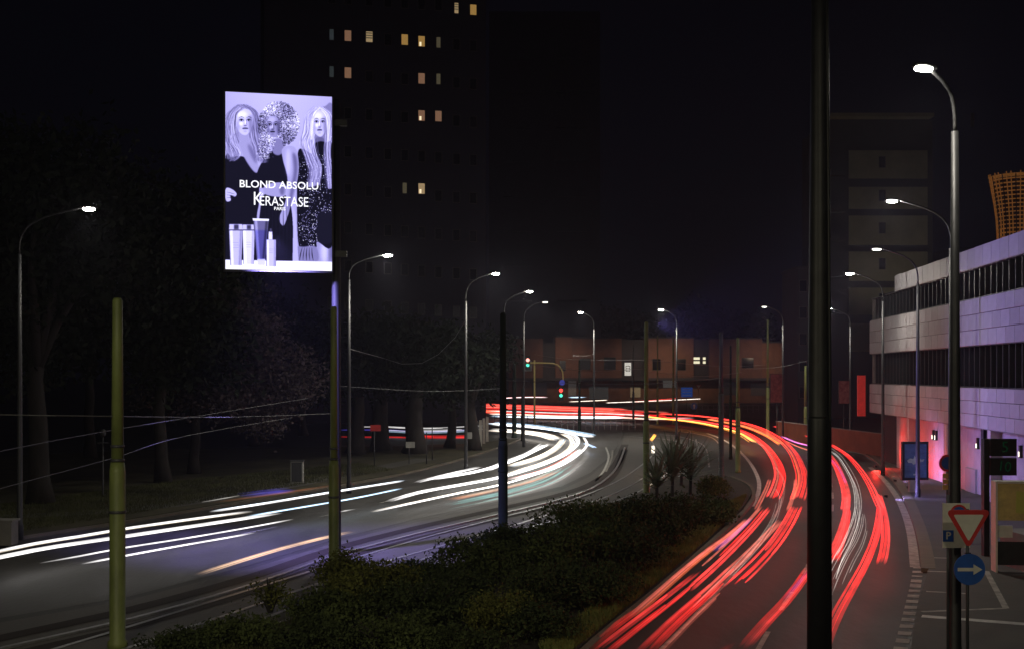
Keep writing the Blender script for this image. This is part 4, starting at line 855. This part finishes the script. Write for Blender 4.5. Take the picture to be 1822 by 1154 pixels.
part('bracket', MB().box((0, .03, zz(985, q)-.12), (.1, .06, .05)).box((0, .03, zz(925, q)-.12), (.1, .06, .05)), M['dark_metal'], t)
q = 24.1; p = dp(1703, q); t = thing('parking_sign', 'square pale sign plate with a small blue P, behind the yield triangle', 'road sign', (p.x-.22, p.y, .12))
part('post', MB().lathe([(.03, -.1), (.03, zz(880, q)-.12)], 12), M['galv'], t, True, loc=(.06, .05, 0))
z = zz(934, q)-.12; part('plate', MB().box((.2, 0, z), (.53, .02, .87)), M['signwhite'], t)
part('red_ring', MB().ring((.25, -.016, z+.24), .13, .17, .01), M['signred'], t); part('ring_field', MB().disc((.25, -.013, z+.24), .13, .008), M['signblue'], t)
part('blue_square', MB().box((.04, -.016, z-.2), (.2, .01, .22)), M['signblue'], t); text('P', .2, M['signwhite'], t, (.04, -.026, z-.2), bold=.004)
q = 43; t = round_sign('round red-ringed no-entry style sign with two yellow plates, half hidden by the grey lamp pole', 1686, 823, q, .3, M['signblue'], M['signred'], base=.12, name='prohibition_sign')
for k in range(3): part('yellow_plate', MB().box((-.02, 0, zz(846+10*k, q)-.12), (.30, .02, .17)), M['yellowplate'], t)
# ad panel by the pavement
q = 62; p = dp(1629, q, .12); t = thing('advert_panel', 'upright street advert panel with a dark blue picture beside the lit wall', 'advert panel', p, R(4))
ADV = mat('blue_picture', (.012, .02, .06), .3, col2=(.06, .11, .22), scale=1.1, emit=(.03, .06, .16), es=.16, stretch=(1, 1, 2.4)); ADM = mat('picture_cloud', (.2, .24, .24), .4, scale=2.2, var=.6, emit=(.30, .34, .32), es=.09)
z = zz(819, q)-.12
part('case', MB().box((0, .1, z), (1.34, .2, 1.92)), M['black'], t); part('picture', MB().box((0, -.012, z), (1.12, .02, 1.68)), ADV, t)
part('picture_motif', MB().prism([(-.44, z+.02), (-.3, z+.13), (-.12, z+.1), (-.06, z+.26), (.02, z+.12), (.16, z+.17), (.28, z+.06), (.45, z+.09), (.38, z-.03), (.2, z-.07), (.24, z-.16), (.02, z-.12), (-.12, z-.2), (-.2, z-.1), (-.38, z-.09)], -.034, -.026), ADM, t)
part('picture_caption', MB().box((0, -.03, z-.68), (.26, .01, .08)), ADM, t)
part('foot', MB().box((-.05, .1, (z-.96)/2), (.5, .25, z-.96)), M['signback'], t)
q = 55; p = dp(1642, q, .12); 
# green parking display
q = 40; p = dp(1784, q, .12); t = thing('parking_display', 'dark two-panel display with dim green figures on a black column', 'display sign', p)
GRN = flat('green_led', (.02, .22, .08), .05)
part('column', MB().box((-.48, .2, 1.9), (.18, .25, 3.8)), M['black'], t)
z1, z2 = zz(795, q)-.12, zz(829, q)-.12
for z in (z1, z2): part('panel', MB().box((.0, 0, z), (.84, .18, .56)), M['black'], t)
part('divider', MB().box((0, -.03, (z1+z2)/2), (.84, .1, .02)), M['signback'], t)
text('5', .5, GRN, t, (.04, -.10, z1), name='led_figure'); text('10', .46, GRN, t, (.02, -.10, z2), name='led_figure', rot=(R(90), R(8), 0))
# glazed kiosk / map case at right edge
q = 37; p = dp(1800, q, .12); t = thing('display_kiosk', 'glass fronted pavement kiosk with a yellowish picture and bright metal edge', 'kiosk', p, R(-6))
W_ = 1.05; 
part('frame', MB().box((-.50, 0, 1.35), (.06, .5, 2.7)).box((.56, 0, 1.35), (.06, .5, 2.7)).box((.03, 0, 2.68), (1.0, .5, .06)), M['signwhite'], t)
zc = zz(890, q)-.12
part('picture', MB().box((.03, -.1, zc), (.98, .04, 1.16)), mat('map_picture', (.10, .07, .03), .35, col2=(.34, .24, .07), scale=2.6, emit=(.20, .13, .04), es=.18), t)
part('picture_motif', MB().prism([(.08, zc-.34), (.34, zc-.38), (.36, zc+.28), (.1, zc+.3)], -.135, -.125), mat('picture_yellow', (.17, .15, .04), .4, emit=(.40, .34, .05), es=.08), t)
part('picture_motif', MB().prism([(.36, zc-.1), (.44, zc+.1), (.46, zc+.34), (.5, zc+.1), (.48, zc-.3), (.38, zc-.4)], -.145, -.137), M['signwhite'], t)
part('white_notice', MB().box((-.22, -.12, zz(944, q)-.12), (.42, .03, .36)), M['signwhite'], t)
part('lower_panel', MB().box((.03, -.05, .55), (.98, .05, .7)), M['dark_metal'], t)
p = dp(1850, 36, .12); solo('parapet_wall', MB().box((1.2, 1, .55), (2.4, 3, 1.1)), M['concrete'], 'low pale concrete parapet at the right edge beside the kiosk', 'wall', p, R(4))

# traffic light
q = 150; p = dp(951, q); t = thing('traffic_light', 'traffic signal on a mast with a long curved arm, both heads lit red and green', 'traffic light', p)
part('mast', MB().lathe([(.14, -.05), (.12, .4), (.1, zz(640, q))], 12), M['signal_paint'], t, True)
X = lambda px: (px-951)/F*q
light('SPOT', 'lamp_light', t, (3, -9, 11), 900, (1, .93, .78), .2, (-.2, 1, -.5), 100, .9)  # spot without a lamp, added to brighten the signal arm
part('arm', MB().tube(smooth_path([(X(940), 0, zz(645, q)), (0, 0, zz(645, q)), (X(985), 0, zz(646, q)), (X(996), 0, zz(652, q)), (X(1001), 0, zz(662, q)), (X(1002), 0, zz(676, q))], .3), .085, 8), M['signal_paint'], t, True)
RL = flat('red_signal', (1, .05, .04), 3); GL = flat('green_signal', (.10, .95, .62), 1.6); WL = flat('pink_signal', (1, .35, .3), 2.5)
for px, y0, rm in ((939, 640, WL), (998, 694, RL)):
    hd = part('signal_head', MB().box((X(px), -.05, zz(y0+5, q)), (.62, .4, 1.75)), M['black'], t)
    part('red_lens', MB().disc((X(px), -.28, zz(y0, q)), .22, .06, 16), rm, hd); part('green_lens', MB().disc((X(px), -.28, zz(y0+9, q)), .20, .06, 16), GL, hd)
    part('amber_lens', MB().disc((X(px), -.28, zz(y0+4.7, q)), .14, .06, 16), M['yellowplate'], hd)
part('arrow_disc', MB().disc((X(1000), -.2, zz(680, q)), .34, .04, 20), mat('blue_disc', (.04, .08, .5), .5, emit=(.10, .10, .8), es=.2), t)
# low green bollard lights and posts around the junction
def railing(label, x0, x1, py, h, n, m, mid=True):
    a, b = gp(x0, py), gp(x1, py); t = thing('railing', label, 'railing', a); v = b-a; 
    part('top_rail', MB().tube([(0, 0, h), v+Vector((0, 0, h))], .035, 6), m, t)
    if mid: part('mid_rail', MB().tube([(0, 0, h*.5), v+Vector((0, 0, h*.5))], .025, 6), m, t)
    for k in range(n+1): part('post', MB().tube([v*(k/n)+Vector((0, 0, -.05)), v*(k/n)+Vector((0, 0, h))], .03, 6), m, t)
RW = mat('railing_paint', (.5, .5, .48), .5)
railing('pale railing across the junction below the white band', 955, 1130, 764, 1.1, 16, RW)
railing('railing left of the traffic light mast', 880, 950, 755, 1.1, 6, M['dark_metal'])
railing('long low railing in front of the brick building', 1240, 1420, 733, 1.1, 18, M['signback'])
railing('slanting handrail on the far right pavement', 1530, 1596, 792, 1.0, 4, M['signback'], False)
# stone posts lit on one edge beyond the left road
for i, (x, y1) in enumerate([(841, 802), (848, 798), (855, 795), (861, 790), (867, 786)]):
    p = gp(x, y1); h = .9*p.y/100*2.3; tag(link('stone_post', MB().box((0, 0, 1.1), (.22, .25, 2.3)).mesh('stone_post', M['signwhite']), None, p), ('tallest and nearest', 'second', 'third', 'fourth', 'farthest')[i]+' of five pale upright posts left of the dark pole', 'post', 'pale upright posts')
# small sign posts among the trees
for px, d, tp, w, lb in [(666, 80, 755, .45, 'thin sign post with a reddish plate by the first roadside trunks'), (728, 82, 785, .4, 'thin sign post in front of the gap with red lights'), (759, 82, 768, .12, 'bare thin post in the middle of the tree row'), (769, 86, 758, .12, 'bare thin post just right of its twin'), (831, 76, 768, .3, 'bright slim post at the foot of the third lamp')]:
    p = dp(px, d); t = thing('sign_post', lb, 'sign post', p); z = zz(tp, d); part('post', MB().lathe([(.035, -.05), (.035, z)], 8), M['galv'], t, True)
    if w > .2: part('plate', MB().box((.08, -.05, z-.2), (w*1.5, .02, .4)), M['signred'] if px == 666 else M['signback'], t)
p = dp(529, 67.5, .09); t = thing('utility_cabinet', 'grey utility cabinet on the verge left of the second green pole', 'cabinet', p)
part('body', MB().box((0, 0, .6), (.66, .4, 1.2)), M['signback'], t); part('door', MB().box((0, -.21, .62), (.56, .02, 1.05)), M['galv'], t); part('lid', MB().box((0, 0, 1.23), (.74, .48, .06)), M['galv'], t)
p = gp(6, 972); t = thing('concrete_block', 'pale concrete barrier block at the left edge of the verge', 'barrier', (p.x, p.y, .09)); part('body', MB().box((0, 0, .4), (.8, .6, .8)), M['concrete'], t); part('coping', MB().box((0, 0, .84), (.9, .7, .07)), M['concrete'], t)
p = dp(1476, 104, .0); t = thing('lit_bollard', 'pale glowing bollard column right of the thick mast', 'bollard', p); part('column', MB().lathe([(.2, -.05), (.2, 1.5), (.15, 1.6)], 12), mat('bollard_glow', (.5, .48, .36), .5, emit=(.6, .56, .4), es=.4), t, True); part('cap', MB().lathe([(.24, 1.6), (.2, 1.75)], 12), M['galv'], t)
p = dp(1471, 112); t = thing('signal_post', 'slim pale double post with a small top lamp behind the mast', 'post', p)
part('post', MB().lathe([(.05, -.05), (.05, zz(636, 112))], 8).lathe([(.04, -.05), (.04, zz(640, 112))], 8, (.25, 0, 0)), M['signwhite'], t, True); part('lamp', MB().box((.1, -.05, zz(635, 112)), (.3, .1, .1)), M['signwhite'], t)

# ------------------------------------------------------------ right: tower, stacked balconies, lattice tower
q = 170; p = dp(1478, q); t = thing('dark_tower', 'dark high-rise behind the right lamps with olive lit floor panels', 'tower', p); U = lambda px: (px-1478)/F*q
part('wall', MB().box((U(1568), 8, zz(212, q)/2), (U(1668)-.2, 15, zz(212, q))), M['dark_wall'], t)
for y0, y1 in ((205, 212),): part('roof_slab', MB().box((U(1565), -.4, zz(208, q)), (U(1660), 2, .5)), M['olive'], t)
for y0, y1 in ((268, 318), (333, 372), (384, 436), (448, 500), (512, 560), (575, 625)):
    part('facade_panel', MB().box((U(1580), -.06, zz((y0+y1)/2, q)), ((1650-1510)/F*q, .12, (y1-y0)/F*q)), M['olive'], t)
    window(t, U(1569), -.12, zz((y0+y1)/2-4, q), .8, 1.5, M['glass'], None)
for y0 in (268, 333, 384, 448, 512): part('balcony', MB().box((U(1488), -.6, zz(y0+40, q)), (2.0, 1.2, .9)), M['dark_wall'], t)
light('SPOT', 'roof_wash', t, (U(1580), -14, 8), 1700, (.95, .85, .6), .3, (0, .55, 1), 80, .8)
q = 96; p = dp(1443, 140); t = thing('slab_building', 'narrow dim olive slab building seen left of the thick mast', 'building', p); part('wall', MB().box((-.5, 4, 9), (2.0, 8, 18)), M['dark_wall'], t); part('roof', MB().box((-.5, 4, 18.1), (2.3, 8.4, .25)), M['dark_wall'], t)
for k in range(5): window(t, -.9, 0, 4+3*k, .8, 1.3, M['glass'], None)
# flared lattice tower top glowing orange
q = 200; p = dp(1812, q); t = thing('lattice_tower', 'flared round tower top with an orange lit grid, upper right edge', 'tower', p)
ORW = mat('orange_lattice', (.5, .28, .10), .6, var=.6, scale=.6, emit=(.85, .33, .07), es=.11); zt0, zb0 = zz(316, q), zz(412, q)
rad = lambda z: 3.3+1.3*max(0, min(1, (z-zb0)/(zt0-zb0)))**1.5
part('core', MB().lathe([(2.6, 0), (2.6, zb0), (3.0, zb0+1), (3.9, zt0-.3)], 20), M['black'], t, True)
for k in range(19): z = zb0-3+(zt0-zb0+3)*k/18; part('ring', MB().lathe([(rad(z)-.1, z), (rad(z)+.02, z), (rad(z)+.02, z+.14), (rad(z)-.1, z+.14)], 24), ORW, t)
for k in range(40):
    a = 2*math.pi*k/40; part('rib', MB().tube([(math.cos(a)*rad(z), math.sin(a)*rad(z), z) for z in np.linspace(zb0-3, zt0+.5, 6)], .09, 4), ORW if k % 3 else M['black'], t)
q = 235; t = thing('dark_slab', 'dark building behind the lattice tower at right', 'building', dp(1700, q)); part('wall', MB().box((6, 8, 15), (12, 14, 30)), M['dark_wall'], t); part('olive_panel', MB().box((3.6, .95, zz(212, q)), (.7, .1, 2.6)), M['olive'], t); part('roof_slab', MB().box((6, 8, 30.1), (12.3, 14.3, .2)), M['dark_wall'], t)

# ------------------------------------------------------------ stone-clad building at the right
P0 = Vector((24.55, 84.9, 0)); u = Vector((-.086, -1, 0)).normalized(); phi = math.atan2(u.y, u.x)      # local +x runs toward the camera, local -y... out to the street
t = thing('clad_building', 'low building with stone-clad bands and dark window strips, lit violet and red', 'building', P0, phi)
# local frame: x along the facade toward the camera; outward (street side) is local -y after mirroring
nloc = Matrix.Rotation(-phi, 3, 'Z')@Vector((-1, .086, 0)).normalized(); sgn = 1 if nloc.y > 0 else -1    # outward sign on local y
LN = 46.0; GZ = 3.45
def lb(mb, x0, x1, out0, out1, z0, z1, m=0):      # out = metres toward the street from the face line
    mb.box(((x0+x1)/2, sgn*(out0+out1)/2, (z0+z1)/2), (x1-x0, abs(out1-out0), z1-z0), 0, m); return mb
part('structure_core', lb(MB(), .3, LN, -18, -.9, .0, 11.3), M['dark_wall'], t)
part('end_wall', lb(MB(), -.02, .28, -18, -.2, 3.5, 11.15), M['concrete'], t)
for z0, z1 in ((5.42, 7.38), (9.72, 11.13)):
    for k in range(int(LN/2.4)):
        part('window_pane', lb(MB(), .3+k*2.4+.02, .3+(k+1)*2.4-.02, -.62, -.58, z0, z1), M['glass'], t)
fin1 = lb(MB(), -.035, .035, -.57, -.22, 5.42, 7.38).mesh('fin', M['fin']); fin2 = lb(MB(), -.035, .035, -.57, -.22, 9.72, 11.13).mesh('fin', M['fin'])
for k in range(50):
    link('fin', fin1, t, (.9+k*.9, 0, 0)); link('fin', fin2, t, (.9+k*.9, 0, 0))
for z0, z1 in ((5.38, 5.42), (7.38, 7.42), (9.68, 9.72), (11.13, 11.16)): part('sill', lb(MB(), .3, LN, -.9, -.05, z0, z1), M['fin'], t)
# cladding panels, each its own piece, thin dark joints between
pw = 1.3; cache = {}
def clad(x, z, w, h, dout=0.0):
    k = (round(w, 2), round(h, 2))
    if k not in cache:
        b = MB(); e = .012; w2, h2 = w-.022, h-.022
        V = [(e, 0, e), (w2-e, 0, e), (w2-e, 0, h2-e), (e, 0, h2-e), (0, -sgn*.012, 0), (w2, -sgn*.012, 0), (w2, -sgn*.012, h2), (0, -sgn*.012, h2), (0, -sgn*.06, 0), (w2, -sgn*.06, 0), (w2, -sgn*.06, h2), (0, -sgn*.06, h2)]
        b.add(V, [(0, 1, 2, 3), (0, 4, 5, 1), (1, 5, 6, 2), (2, 6, 7, 3), (3, 7, 4, 0), (4, 8, 9, 5), (5, 9, 10, 6), (6, 10, 11, 7), (7, 11, 8, 4)]); cache[k] = b.mesh('cladding_panel', M['clad'])
    o = link('cladding_panel', cache[k], t, (x, sgn*dout, z)); return o
def band(z0, z1, rows, x0=0.0):
    h = (z1-z0)/rows
    for r in range(rows):
        x = x0-(pw*.5 if r % 2 else 0)
        while x < LN:
            xa = max(x, x0); w = min(x+pw, LN)-xa
            if w > .1: clad(xa, z0+r*h, w, h, rnd.uniform(-.006, .006))
            x += pw
    part('band_backing', lb(MB(), x0, LN, -.9, -.065, z0+.01, z1-.01), M['black'], t)
band(3.45, 5.38, 3); band(7.42, 9.68, 3)
x_c = 9.6                                                    # where the top band starts to curve away
h = 1.0
x = x_c
while x < LN: clad(x, 11.16, pw, h, rnd.uniform(-.005, .005)); x += pw
part('band_backing', lb(MB(), x_c, LN, -.9, -.065, 11.17, 12.15), M['black'], t)
pa = None
for k in range(6):                                            # curved return of the top band
    th = k*R(6.5); s0 = Vector((x_c, 0, 0)) if pa is None else pa
    dv = Vector((-math.cos(th), -sgn*math.sin(th), 0))*1.25; s1 = s0+dv
    o = link('cladding_panel', MB().box((0, 0, .5), (1.235, .06, .98)).mesh('cladding_panel', M['clad']), t, (s0+s1)/2+Vector((0, -sgn*.03, 11.16))); o.rotation_euler.z = math.atan2(dv.y, dv.x); pa = s1
part('roof', lb(MB(), .3, LN, -18, -.95, 11.31, 11.5), M['dark_wall'], t)
# ground floor wall, set back, with piers, doors and small lamps
gw = 6.0; x = gw; k = 0
cols = []
while x < 40:
    w = 1.15; o = part('wall_panel', lb(MB(), x+.01, x+w-.01, -.62, -.5, .12, GZ-.03), M['wallpanel'], t) if k % 6 != 4 else part('doorway', lb(MB(), x+.01, x+w-.01, -.8, -.74, .12, GZ-.03), M['black'], t)
    x += w; k += 1
part('soffit', lb(MB(), 0, LN, -.9, 0, GZ-.03, GZ), M['concrete'], t)
for xx_ in (gw+5.0, gw+13.5, gw+21.2): part('buttress', lb(MB(), xx_, xx_+.5, -.5, .0, .12, GZ-.04), M['wallpanel'], t)
part('white_board', lb(MB(), 22.0, 23.8, -.5, -.4, .12, 1.3), M['clad'], t)
WLM = flat('wall_lamp_glow', (1, .9, .7), 3)
for xx_ in (9.6, 15.4, 16.0, 24.0, 30.5):
    b = part('wall_lamp', lb(MB(), xx_, xx_+.18, -.5, -.38, 2.35, 2.9), M['black'], t); part('lamp_tube', lb(MB(), xx_+.05, xx_+.13, -.37, -.35, 2.4, 2.62), WLM, b)
rs_ = P0+Vector((-.35, .6, 0)); tt = thing('red_lit_panel', 'upright panel at the far corner of the clad building, red light given as its own glow', 'sign', (rs_.x, rs_.y, 0))
part('panel', MB().box((0, 0, 4.55), (.62, .2, 2.8)), mat('red_panel', (.5, .04, .03), .5, emit=(1, .04, .03), es=.13), tt); part('bracket', MB().box((.36, .1, 4.4), (.12, .1, 1.6)), M['dark_metal'], tt)  # red light on this corner put into the panel as emission
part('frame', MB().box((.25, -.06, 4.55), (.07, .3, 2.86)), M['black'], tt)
def wl(x, out, z): return (x, sgn*out, z)
rot = Matrix.Rotation(phi, 3, 'Z')
for nm, x, out, z, e, c, aim, cone in [('added_red_light', 6.5, .9, .35, 800, (1, .03, .02), (4, -1.6, 1.6), 120), ('added_red_light', 13, 1.8, .3, 520, (1, .06, .05), (2, -3.6, 3.2), 125), ('added_red_light', 21, 2.2, .3, 160, (1, .08, .10), (0, -4, 3.4), 125), ('added_violet_light', 17, 2.0, .3, 400, (.42, .35, 1), (0, -4, 1.2), 120), ('added_violet_light', 26, 4.4, .3, 620, (.42, .33, 1), (0, -4, 1.4), 120)]:  # spots and fixtures added to wash the wall red and violet
    pos = P0+rot@Vector(wl(x, out, z)); a = rot@Vector((aim[0], sgn*aim[1], aim[2]))
    f = thing('added_floodlight', {6.5: 'added red floodlight nearest the dark passage', 13: 'added red floodlight beside the advert panel', 21: 'added weak red floodlight before the wall', 17: 'added violet floodlight between two red ones', 26: 'added violet floodlight nearest the camera'}[x], 'floodlight', (pos.x, pos.y, .12), phi)
    part('housing', MB().box((0, 0, .06), (.2, .14, .12)), M['black'], f); part('bracket', MB().box((0, 0, .01), (.3, .06, .02)), M['galv'], f)
    light('SPOT', nm, None, (pos.x, pos.y, pos.z), e, c, .08, a, cone, .8).parent = None

# fence under the passage
a, b = gp(1500, 770), gp(1598, 836)
tt = thing('low_wall', 'low dark brown wall on the far right pavement', 'wall', (27.6, 94, .12)); part('wall', MB().box((-2, 6, .8), (.25, 26, 1.6), R(6)), M['brick2'], tt); part('coping', MB().box((-2, 6, 1.63), (.33, 26.1, .06), R(6)), M['concrete'], tt)

# ------------------------------------------------------------ overhead wires
def wire(label, P, r=.012, sag=0):
    P = [Vector(p) for p in P]
    pts = smooth_path(P, 1.0); solo('overhead_wire', MB().tube(pts, r*.8, 4), M['wire'], label, 'wire', group='overhead tram wires')
wire('overhead wire rising from the far left edge to the trees, lower one', [dp(-60, 30, zz(885, 30)), dp(60, 33, zz(852, 33)), dp(208, 38, zz(812, 38)), dp(330, 46, zz(775, 46)), dp(520, 60, zz(742, 60))], .013)
wire('overhead wire from the far left edge, upper slanting one', [dp(-60, 30, zz(815, 30)), dp(60, 33, zz(790, 33)), dp(208, 38, zz(763, 38)), dp(380, 50, zz(735, 50)), dp(548, 66, zz(708, 66))], .014)
wire('horizontal span wire at the left edge', [dp(-60, 27, zz(736, 27)), dp(208, 27.3, zz(740, 27.3)), dp(420, 45, zz(741, 45)), dp(594, 62, zz(735, 62))], .014)
wire('slack wire hanging in a deep curve to the third lamp pole', [dp(829, 74, zz(568, 74)), dp(810, 74.5, zz(600, 74.5)), dp(780, 75, zz(630, 75)), dp(750, 76, zz(646, 76)), dp(715, 77, zz(647, 77)), dp(680, 78, zz(636, 78)), dp(621, 62.6, zz(620, 62.6))], .022)
for i, (x0, y0, d0, x1, y1, d1) in enumerate([(895, 640, 44, 1150, 655, 62), (895, 676, 44, 1283, 672, 72), (600, 686, 62, 895, 690, 90), (1150, 660, 62, 1320, 662, 76), (1020, 632, 120, 1070, 624, 120), (1320, 656, 90, 1440, 640, 118), (951, 630, 150, 1150, 640, 62), (1150, 640, 62, 1366, 648, 120)]):
    wire(('span wire from the dark middle pole to the third green pole', 'long span wire across the junction in front of the brick building', 'span wire through the dark tree row', 'short span wire between the third green pole and the island poles', 'short gleaming wire piece above the traffic light', 'thin wire running to the small posts near the mast', 'thin wire between the signal mast and the third green pole', 'thin wire from the third green pole to the distant green pole')[i], [dp(x0, d0, zz(y0, d0)), (dp(x0, d0, zz(y0, d0))+dp(x1, d1, zz(y1, d1)))/2-Vector((0, 0, .25)), dp(x1, d1, zz(y1, d1))], .013)

hz = MB().box((0, 225, 34.5), (620, 480, 73)); hm = bpy.data.materials.new('added_haze'); hm.use_nodes = True; n_ = hm.node_tree; n_.nodes.clear()
o_ = n_.nodes.new('ShaderNodeOutputMaterial'); v_ = n_.nodes.new('ShaderNodeVolumePrincipled'); v_.inputs['Color'].default_value = (.75, .75, 1, 1); v_.inputs['Density'].default_value = .0005; v_.inputs['Anisotropy'].default_value = .55
n_.links.new(v_.outputs[0], o_.inputs['Volume']); ho = link('haze', hz.mesh('haze', hm)); ho['kind'] = 'stuff'; ho['label'] = 'thin haze added for lamp halos over the junction'  # haze added for halos round the lamps and lifted dark tones
bpy.context.view_layer.update()
